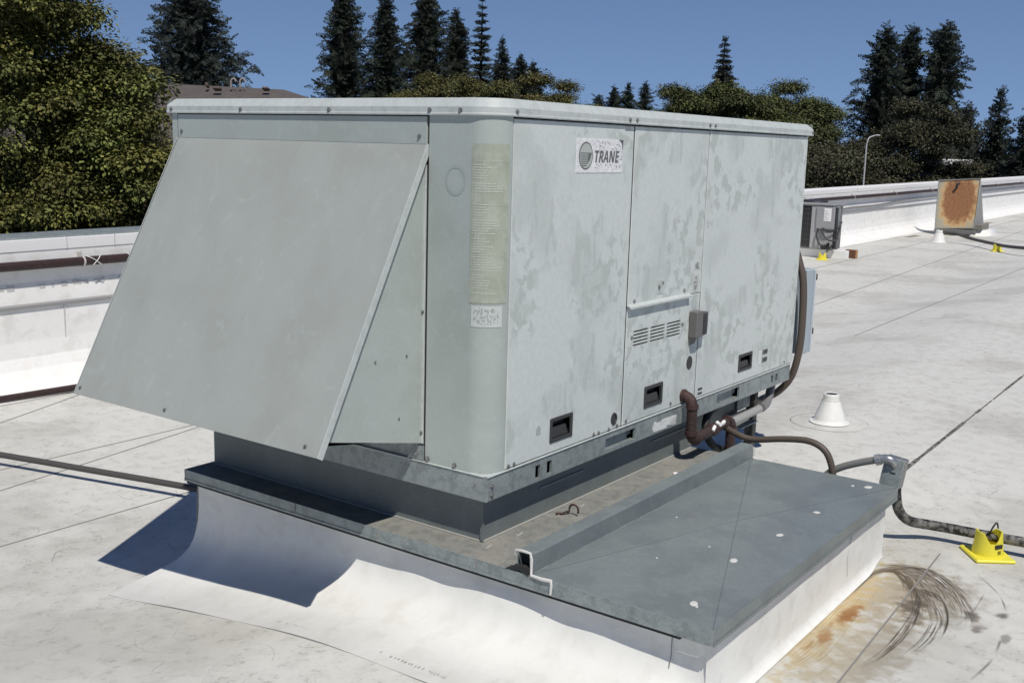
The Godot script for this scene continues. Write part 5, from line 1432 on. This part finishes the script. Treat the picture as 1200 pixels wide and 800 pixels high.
	part(sd, "body", mat(Color(0.30, 0.30, 0.29), 0.6, 0.2), r)
	var ed := MB.new()
	ed.tube([P[0] + Vector3(-0.01, 0, 0), P[1] + Vector3(-0.01, 0, 0), P[2] + Vector3(-0.01, 0, 0), P[3] + Vector3(-0.01, 0, 0)], 0.012, 6)
	ed.tube([P[3] + Vector3(-0.01, 0, 0), P[0] + Vector3(-0.01, 0, 0)], 0.012, 6)
	part(ed, "panel_edge", mat(Color(0.27, 0.27, 0.25), 0.6), r)
	var hk := MB.new(); var hc := Vector3(19.86, 0.93, -3.68)
	hk.tube(spline([hc + Vector3(-0.02, 0.0, 0.03), hc + Vector3(-0.06, -0.02, 0.0), hc + Vector3(-0.05, -0.09, -0.02), hc + Vector3(-0.03, -0.15, -0.04)], 5), [0.02, 0.02, 0.022, 0.024, 0.026, 0.026, 0.026, 0.024, 0.022, 0.02, 0.018, 0.016, 0.014, 0.012, 0.01, 0.008], 6)
	part(hk, "handle", M.black, r)
	var ff := MB.new(); ff.box(Vector3(19.60, -0.03, -3.98), Vector3(19.66, 0.055, -3.22), 0.01)
	part(ff, "lower_rim", mat(Color(0.15, 0.15, 0.145), 0.6), r)
	roof_cone(Vector3(17.7, ground(17.7, -3.39), -3.39), 1.42, "small far white flashing cone in front of the rusty exhaust hood")
	var fc := MB.new()
	fc.tube(spline([on_roof(17.7, -3.39, 0.2), on_roof(17.76, -3.15, 0.18), on_roof(17.6, -2.85, 0.12), on_roof(16.9, -2.32, 0.11), on_roof(16.35, -1.9, 0.12), on_roof(15.8, -1.2, 0.11), on_roof(15.2, -0.2, 0.11), on_roof(14.5, 2.0, 0.11)], 8), 0.026, 8)
	tag(part(fc, "far_cable", M.grey_pipe), "thin dark pipe trailing right from the far white cone", "pipe")
	pipe_support(Vector3(16.72, ground(16.72, -2.2), -2.2), 0.5, 1.3, "small yellow pipe support under the thin dark pipe at far right", false)
	for k in [[18.4, -4.15, 0.55], [23.5, -4.05, 0.9], [12.0, -4.1, 0.4]]:
		var pd := MB.new()
		ribbon(pd, [Vector2(k[0], k[1]), Vector2(k[0] + k[2], k[1] + 0.05)], 0.12, 0.002, 0.2)
		part(pd, "dirt_line", mat(Color(0.17, 0.14, 0.10), 0.95), get_node("roof_deck"))

# ---------------------------------------------------------------- trees
func frond_mesh(kind: int) -> ArrayMesh:
	var mb := MB.new()
	var r2 := RandomNumberGenerator.new(); r2.seed = 100 + kind
	if kind < 2:
		# conifer spray along +x: needle clumps
		for k in 64:
			var x := r2.randf()
			var w := (1.0 - x) * 0.34 + 0.06
			var c := Vector3(x, r2.randf_range(-0.10, 0.06) - 0.10 * x * x + (0.16 * x * x if kind == 1 else 0.0), r2.randf_range(-w, w))
			var d := Vector3(0.7, r2.randf_range(-0.7, 0.35), signf(c.z) * r2.randf_range(0.2, 1.1)).normalized()
			var s := d.cross(Vector3(r2.randf_range(-0.5, 0.5), 1, r2.randf_range(-0.5, 0.5))).normalized()
			var l := r2.randf_range(0.09, 0.20); var h := r2.randf_range(0.025, 0.05)
			var up := s.cross(d).normalized()
			if up.y < 0: up = -up
			var k2 := r2.randf_range(0.6, 1.35)
			mb.tint = Color(k2, k2, k2)
			mb.quad(c - d * l * 0.3, c + s * h, c + d * l, c - s * h, up)
			mb.quad(c - d * l * 0.2, c + up * h * 0.9, c + d * l * 0.9, c - up * h * 0.9, s)
		mb.tint = Color(1.2, 1.0, 0.9)
		mb.tube([Vector3.ZERO, Vector3(0.9, -0.08, 0)], [0.018, 0.006], 4, false)
	else:
		# leafy sprig in a unit ball
		for k in 18:
			var c := Vector3(r2.randf_range(-1, 1), r2.randf_range(-0.8, 0.8), r2.randf_range(-1, 1))
			if c.length() > 1.0: c = c.normalized() * 0.9
			var d := (c.normalized() + Vector3(r2.randf_range(-0.6, 0.6), r2.randf_range(-0.9, 0.1), r2.randf_range(-0.6, 0.6))).normalized()
			var s := d.cross(Vector3(r2.randf_range(-0.6, 0.6), 1, r2.randf_range(-0.6, 0.6))).normalized()
			var up := s.cross(d)
			if up.y < 0: up = -up
			var l := r2.randf_range(0.26, 0.42); var h := l * 0.33
			var k2 := r2.randf_range(0.6, 1.4)
			mb.tint = Color(k2 * r2.randf_range(0.92, 1.15), k2, k2 * 0.9)
			var tip := c + d * l - up * 0.05
			mb.quad(c, c + d * l * 0.5 + s * h, tip, c + d * l * 0.5 + up * -0.02, up + s * 0.3)
			mb.quad(c, c + d * l * 0.5 + up * -0.02, tip, c + d * l * 0.5 - s * h, up - s * 0.3)
	return mb.mesh(Vector3.ZERO, true)

var fronds := []

func crown(o: Node3D, kind: int, xf: Array, cols: Array, m: Material) -> void:
	var mm := MultiMesh.new()
	mm.transform_format = MultiMesh.TRANSFORM_3D; mm.use_colors = true
	mm.mesh = fronds[kind]; mm.instance_count = xf.size()
	var off := org(o)
	for i in xf.size():
		var t: Transform3D = xf[i]; t.origin -= off
		mm.set_instance_transform(i, t); mm.set_instance_color(i, cols[i])
	var c := MultiMeshInstance3D.new(); c.name = "crown"; c.multimesh = mm; c.material_override = m
	c.set_meta("kind", "stuff")
	o.add_child(c, true)

# opts: [columnar power, density, gap, sweep up]
func conifer(label: String, x: float, z: float, top: float, R: float, opts := {}) -> void:
	var o := thing(opts.get("name", "conifer_tree"), label, "tree", Vector3(x, -5.6, z), opts.get("group", "conifers beyond the roof"))
	var pw: float = opts.get("pow", 0.7); var dens: float = opts.get("dens", 1.0); var base: float = opts.get("base", -3.5); var ragged: float = opts.get("ragged", 0.35)
	var tr := MB.new(); tr.tube([Vector3(x, -5.6, z), Vector3(x, lerpf(-5.6, top, 0.5), z), Vector3(x, top - 0.2, z)], [R * 0.16, R * 0.09, 0.02], 7)
	part(tr, "trunk", M.bark, o)
	var H := top - base
	var xf := []; var cols := []
	var fl: float = opts.get("len", 0.95) * 0.85
	R *= opts.get("wide", 1.42)
	var ph := rnd(0, 10)
	var tiers: float = opts.get("tiers", 0.0)
	var nb := int(H * 17.0 * dens)
	for k in nb:
		var t := pow((k + rng.randf()) / nb, 0.9)
		if tiers > 0.0: t = (floorf(t * tiers) + 0.2 * rng.randf()) / tiers
		var a := k * 2.399 + rnd(-0.5, 0.5)
		var y := base + H * t
		var lobe := 1.0 + ragged * (0.5 * sin(a * 2.0 + y * 1.3 + ph) + 0.3 * sin(a * 3.0 - y * 2.1 + ph * 2.0))
		var r := R * pow(maxf(1.0 - t, 0.0), pw) * lobe * (1.1 - 0.5 * pow(rng.randf(), 1.6) if tiers == 0.0 else rnd(0.8, 1.1)) + 0.10
		var slope: float = -0.22 + 0.25 * t + opts.get("up", 0.0)
		var tone := rnd(0.65, 1.3)
		var m := maxi(1, int(r / 0.20) + 1)
		for j in m:
			var q := (j + rnd(0.2, 1.0)) / m
			var l := minf(fl * rnd(0.75, 1.15), r * 0.75 + 0.12) * (1.0 - 0.25 * q)
			var d := maxf(r * q - l * 0.7, 0.0)
			var aa := a + rnd(-0.30, 0.30) * (1.0 - 0.4 * q)
			var at := Vector3(x + cos(aa) * d, y + d * slope + 0.10 * d * q + (rnd(-0.28, 0.28) if tiers == 0.0 else rnd(-0.08, 0.08)), z + sin(aa) * d)
			var b := Basis(Vector3.UP, -aa + rnd(-0.5, 0.5)) * Basis(Vector3(0, 0, 1), slope + (rnd(-0.6, 0.8) if tiers == 0.0 else rnd(-0.25, 0.35))) * Basis(Vector3.RIGHT, rnd(-1.2, 1.2))
			xf.append(Transform3D(b.scaled_local(Vector3(l, l, l)), at))
			var c := tone * rnd(0.75, 1.25)
			cols.append(Color(c, c, c))
	for k in 4:
		var l := 0.34 + 0.06 * k
		xf.append(Transform3D((Basis(Vector3.UP, k * 1.6) * Basis(Vector3(0, 0, 1), 1.15)).scaled_local(Vector3.ONE * l), Vector3(x, top - 0.35 - 0.08 * k, z)))
		cols.append(Color(0.9, 0.9, 0.9))
	crown(o, opts.get("kind", 0), xf, cols, opts.get("mat", M.redwood))

# blobs: list of [centre, radius]; sprig: size of one leafy sprig
func leafy(label: String, base: Vector3, blobs: Array, sprig: float, per_m2: float, m: Material, opts := {}) -> void:
	var o := thing(opts.get("name", "broadleaf_tree"), label, "tree", base, opts.get("group", "broadleaf trees beyond the roof"))
	var top: Vector3 = blobs[0][0]
	var tr := MB.new()
	tr.tube([base, base.lerp(top, 0.35) + Vector3(0.1, 0, 0), base.lerp(top, 0.8)], [0.04 * (top.y - base.y), 0.03 * (top.y - base.y), 0.03], 8)
	part(tr, "trunk", M.bark, o)
	for b in blobs:
		var lm := MB.new()
		var s := base.lerp(top, 0.42)
		lm.tube(spline([s, s.lerp(b[0], 0.5) + Vector3(rnd(-0.2, 0.2), 0.15, rnd(-0.2, 0.2)), b[0], (b[0] as Vector3) + Vector3(rnd(-0.3, 0.3), 0.6, rnd(-0.3, 0.3)) * b[1]], 3), [0.012 * (top.y - base.y) + 0.01, 0.03, 0.03, 0.025, 0.025, 0.02, 0.02, 0.015, 0.012, 0.008], 5, false)
		part(lm, "limb", M.bark, o)
	var layered: bool = opts.get("layered", false)
	if opts.has("lobe"): blobs = blobs + [[top + Vector3(0.3, -2.9, 0.2), 2.1]]
	if layered:
		var sub := []
		for b in blobs:
			var cnt := int(pow(b[1], 2) * opts.get("lobes", 17.0)) + 2
			for j in cnt:
				var d := Vector3(rng.randfn(), rng.randfn(), rng.randfn()).normalized()
				sub.append([(b[0] as Vector3) + d * b[1] * rnd(0.45, 1.12 if not opts.has("lobe") else 1.32), rnd(0.15, 0.40) * opts.get("lobe", 1.0), 0.62])
		blobs = sub
	var xf := []; var cols := []
	for b in blobs:
		var r: float = b[1]
		var n := int(4.0 * PI * r * r * per_m2)
		var ph := rnd(0, 10)
		var sq: float = b[2] if b.size() > 2 else 1.0
		var cr := sprig * (1.5 if layered else 2.9)
		var clumps := int(n / (7.0 if layered else 14.0)) + 3
		for j in clumps:
			var d := Vector3(rng.randfn(), rng.randfn(), rng.randfn()).normalized()
			if layered and rng.randf() < 0.85: d.y = absf(d.y)
			var lump := 1.0 + 0.10 * sin(d.x * 5.0 + ph) * sin(d.y * 6.0 + ph * 2.0) + 0.08 * sin(d.z * 9.0 + d.y * 7.0 + ph)
			var q := lump * (rnd(0.72, 0.96) if rng.randf() < 0.75 else rnd(0.3, 0.75))
			var cc: Vector3 = (b[0] as Vector3) + d * r * q * Vector3(1, sq, 1)
			var tone := rnd(0.5, 1.5); var warm := rnd(0.9, 1.2)
			for k in (11 if layered else 24):
				var e := Vector3(rng.randfn(), rng.randfn() * 0.30, rng.randfn()) * 0.5 * cr
				var s := sprig * rnd(0.6, 1.15)
				xf.append(Transform3D(Basis.from_euler(Vector3(rnd(-0.5, 0.5), rnd(0, TAU), rnd(-0.5, 0.5))).scaled_local(Vector3(s, s * 0.8, s)), cc + e))
				var c := tone * rnd(0.75, 1.25)
				cols.append(Color(c * warm, c, c * rnd(0.8, 1.0)))
	crown(o, opts.get("kind", 2), xf, cols, m)

func leaf_mat(c: Color, glow := 0.25) -> StandardMaterial3D:
	var m := mat(c, 0.75)
	m.vertex_color_use_as_albedo = true
	m.cull_mode = BaseMaterial3D.CULL_DISABLED
	if glow > 0.0:
		m.backlight_enabled = true; m.backlight = Color(glow, glow, glow * 0.7)
	return m

func trees() -> void:
	fronds = [frond_mesh(0), frond_mesh(1), frond_mesh(2), frond_mesh(3)]
	M.bark = mat(Color(0.055, 0.042, 0.034), 0.95)
	M.redwood = leaf_mat(Color(0.054, 0.070, 0.050), 0.0)
	M.redwood_blue = leaf_mat(Color(0.062, 0.078, 0.064), 0.0)
	M.spruce = leaf_mat(Color(0.070, 0.078, 0.058), 0.0)
	M.olive = leaf_mat(Color(0.135, 0.15, 0.040), 0.3)
	M.olive_far = leaf_mat(Color(0.115, 0.118, 0.042), 0.2)
	M.green_far = leaf_mat(Color(0.080, 0.100, 0.034), 0.2)
	M.dark_leaf = leaf_mat(Color(0.058, 0.062, 0.034), 0.1)
	M.pale_leaf = leaf_mat(Color(0.085, 0.085, 0.042), 0.3)
	# big tree at the left
	var b := Vector3(5.2, -5.6, -10.9)
	leafy("big olive green broadleaf tree filling the left edge behind the parapet", b, [[Vector3(5.08, 2.3, -10.8), 0.85], [Vector3(4.83, 1.34, -10.83), 1.12], [Vector3(5.38, 0.92, -9.95), 0.80], [Vector3(5.36, 1.62, -10.22), 0.62], [Vector3(5.62, 1.20, -9.75), 0.42], [Vector3(5.1, 3.2, -11.0), 0.80], [Vector3(5.62, 0.62, -9.55), 0.42], [Vector3(4.5, 0.3, -10.9), 1.1], [Vector3(5.3, 0.1, -10.0), 0.8], [Vector3(4.3, 2.4, -11.3), 1.0], [Vector3(4.2, 3.4, -11.4), 0.9], [Vector3(5.0, 0.95, -10.35), 0.75], [Vector3(5.36, 2.15, -10.35), 0.34]],
		0.17, 46.0, M.olive, {"group": "broadleaf trees by the roof edge", "layered": true})
	leafy("thin pale green young tree beside the big olive tree at left", Vector3(6.6, -5.6, -11.2), [[Vector3(6.55, 2.0, -11.25), 0.30], [Vector3(6.62, 1.62, -11.1), 0.34], [Vector3(6.45, 2.25, -11.35), 0.16], [Vector3(6.72, 1.35, -10.85), 0.24], [Vector3(6.5, 1.1, -11.2), 0.35]], 0.13, 55.0, M.pale_leaf, {"group": "broadleaf trees by the roof edge"})
	conifer("dense dark conifer cut off by the top edge, above the brown roof", 27.7, -37.0, 8.9, 2.9, {"wide": 1.3, "pow": 0.6, "base": -2.0, "len": 0.7, "dens": 2.4, "mat": M.redwood_blue, "ragged": 0.25})
	# row of redwoods behind the unit
	conifer("broad dark redwood at the left end of the row behind the unit", 50.1, -50.3, 11.6, 2.6, {"pow": 0.62, "ragged": 0.3})
	conifer("slim dark redwood second from left in the row behind the unit", 50.1, -46.6, 10.8, 2.2, {"pow": 0.62, "ragged": 0.3})
	conifer("tall full redwood in the middle of the row behind the unit", 54.8, -47.2, 11.8, 2.7, {"pow": 0.6, "ragged": 0.35})
	conifer("redwood close against the right side of the tall full one", 58.2, -47.4, 10.6, 2.3, {"pow": 0.65, "ragged": 0.3})
	conifer("sparse tiered spire of a conifer, its needle top highest of the row", 63.5, -49.3, 12.5, 1.9, {"name": "spruce_tree", "pow": 0.8, "tiers": 30.0, "wide": 1.15, "dens": 0.8, "len": 0.8, "mat": M.redwood_blue, "ragged": 0.2, "kind": 1})
	conifer("small pointed conifer just right of the tiered spire", 68.1, -50.8, 9.8, 2.5, {"pow": 0.85, "mat": M.redwood_blue, "dens": 0.85})
	conifer("dark low conifer, left of the close pair right of the spire", 73.0, -52.5, 9.0, 2.7, {"pow": 0.7})
	conifer("dark low conifer, right of the close pair right of the spire", 75.2, -52.7, 8.5, 2.6, {"pow": 0.7})
	leafy("olive bush top at the foot of the tall full redwood", Vector3(45.0, -5.6, -37.9), [[Vector3(45.0, 3.6, -37.9), 1.5], [Vector3(44.0, 2.8, -38.9), 1.2]], 0.34, 26.0, M.olive_far, {"layered": true, "lobe": 1.9, "lobes": 5.0})
	leafy("olive tree top between the tall redwood and the tiered spire", Vector3(49.5, -5.6, -38.6), [[Vector3(49.5, 3.5, -38.6), 1.5], [Vector3(50.6, 3.0, -37.4), 1.1]], 0.34, 26.0, M.olive_far, {"layered": true, "lobe": 1.9, "lobes": 5.0})
	leafy("yellowish rounded tree top below the tiered spire", Vector3(47.6, -5.6, -34.3), [[Vector3(47.6, 3.8, -34.3), 1.5], [Vector3(46.6, 3.4, -35.4), 1.1]], 0.34, 26.0, M.olive_far, {"layered": true, "lobe": 1.9, "lobes": 5.0})
	leafy("small olive tree top ending the row behind the unit at right", Vector3(53.9, -5.6, -36.0), [[Vector3(53.9, 4.2, -36.0), 1.05], [Vector3(55.0, 3.4, -34.8), 1.2]], 0.34, 26.0, M.olive_far, {"layered": true, "lobe": 1.9, "lobes": 5.0})
	# little group far away
	var lab := ["leftmost and lowest of the four little far conifers over the unit", "second of the four little far conifers over the unit", "third of the four little far conifers over the unit", "rightmost and tallest of the four little far conifers over the unit"]
	var sp := [[120.2, -73.7, 8.3], [121.4, -72.3, 9.4], [120.8, -69.8, 9.7], [123.9, -69.1, 10.0]]
	for k in 4: conifer(lab[k], sp[k][0], sp[k][1], sp[k][2], 2.0, {"pow": 0.55, "dens": 0.55, "len": 1.0, "base": 1.0, "group": "little conifers far away"})
	conifer("tiny lone far conifer left of the tall spruce", 108.4, -55.1, 7.8, 1.5, {"pow": 0.7, "dens": 0.6, "base": 1.0, "len": 0.8})
	leafy("light green low tree at the foot of the tiny lone conifer", Vector3(80.3, -5.6, -41.2), [[Vector3(80.3, 4.6, -41.2), 0.9], [Vector3(81.0, 4.3, -39.6), 0.9], [Vector3(79.5, 4.2, -42.4), 0.6]], 0.4, 11.0, M.green_far)
	conifer("tall ragged brownish spruce above the green trees over the unit", 68.9, -32.1, 9.4, 2.2, {"name": "spruce_tree", "pow": 0.9, "tiers": 26.0, "wide": 1.15, "dens": 0.8, "len": 0.95, "mat": M.spruce, "ragged": 0.35, "base": 0.0, "up": -0.15})
	leafy("rounded green tree under the tall ragged spruce", Vector3(49.3, -5.6, -23.2), [[Vector3(49.3, 2.9, -23.2), 1.6], [Vector3(48.6, 3.1, -24.3), 1.2], [Vector3(50.0, 1.4, -22.6), 1.6]], 0.34, 26.0, M.green_far, {"layered": true, "lobe": 1.9, "lobes": 5.0})
	leafy("green tree in the middle of the three right of the spruce", Vector3(49.4, -5.6, -21.3), [[Vector3(49.4, 3.2, -21.4), 1.4], [Vector3(49.6, 1.6, -20.6), 1.7]], 0.34, 26.0, M.green_far, {"layered": true, "lobe": 1.9, "lobes": 5.0})
	conifer("small dark cone of a conifer behind the green trees", 67.5, -27.6, 5.5, 1.5, {"pow": 0.6, "dens": 0.8, "base": 0.0})
	leafy("pointed green tree at the right of the three, over the unit's end", Vector3(52.6, -5.6, -20.5), [[Vector3(52.6, 3.7, -20.6), 0.95, 1.5], [Vector3(52.7, 2.4, -19.6), 1.25], [Vector3(52.5, 1.0, -19.2), 1.5], [Vector3(53.6, 3.3, -19.3), 0.7, 1.3]], 0.34, 26.0, M.green_far, {"layered": true, "lobe": 1.9, "lobes": 5.0})
	conifer("narrow dark conifer just right of the unit's top corner", 67.5, -24.0, 4.7, 1.35, {"pow": 0.6, "base": -3.0})
	leafy("olive shrub mass right beside the far end of the unit", Vector3(37.1, -5.6, -13.2), [[Vector3(37.1, 0.7, -13.2), 1.3], [Vector3(36.6, 1.3, -14.2), 0.9], [Vector3(37.0, -0.6, -12.4), 1.3]], 0.30, 22.0, M.dark_leaf)
	leafy("dark shrub mass left of the street lamp", Vector3(35.8, -5.6, -11.4), [[Vector3(35.8, 0.4, -11.4), 1.1], [Vector3(36.2, -0.5, -10.4), 1.2]], 0.30, 22.0, M.dark_leaf)
	# group at the right
	conifer("left tall redwood of the three standing together at right", 60.0, -18.1, 8.5, 2.5, {"pow": 0.55, "ragged": 0.5, "base": -3.0, "wide": 1.15})
	conifer("middle redwood, slimmest of the three standing together at right", 63.0, -17.6, 8.7, 1.65, {"pow": 0.5, "ragged": 0.45, "base": 2.6, "wide": 0.95})
	conifer("right tall redwood of the three, its crown set off by a gap", 62.0, -15.5, 8.7, 2.1, {"pow": 0.45, "ragged": 0.5, "base": 1.6, "wide": 0.95})
	leafy("broad dark tree in front of the three tall redwoods", Vector3(44.5, -5.6, -12.1), [[Vector3(44.5, 1.3, -12.1), 2.0], [Vector3(43.6, 0.6, -13.4), 1.5], [Vector3(45.0, 0.3, -10.7), 1.7], [Vector3(44.0, -1.0, -12.5), 1.8]], 0.30, 26.0, M.dark_leaf, {"layered": true, "lobe": 1.7, "lobes": 5.0})
	conifer("grey green loose conifer between the redwoods and the far right spruce", 53.4, -11.9, 3.9, 2.0, {"pow": 0.7, "dens": 0.8, "mat": M.spruce, "ragged": 0.5, "base": -3.0, "up": 0.3})
	conifer("small dark conifer touching the left of the far right spruce", 60.5, -13.0, 3.2, 1.0, {"pow": 0.7, "base": -3.0})
	conifer("pointed dark spruce near the right edge", 46.9, -8.97, 4.4, 1.25, {"name": "spruce_tree", "pow": 0.75, "base": -3.0, "ragged": 0.25})
	conifer("dark conifer cut off by the right edge", 44.1, -7.2, 3.5, 1.2, {"pow": 0.6, "base": -3.0})
	leafy("low dark hedge tree behind the rusty hood", Vector3(42.2, -5.6, -9.4), [[Vector3(42.2, -0.75, -9.4), 1.2], [Vector3(41.6, -0.6, -10.6), 1.1]], 0.30, 20.0, M.dark_leaf)
	leafy("low dark hedge tree at the right edge over the parapet", Vector3(43.5, -5.6, -7.3), [[Vector3(43.8, -1.0, -7.0), 1.1]], 0.30, 20.0, M.dark_leaf)
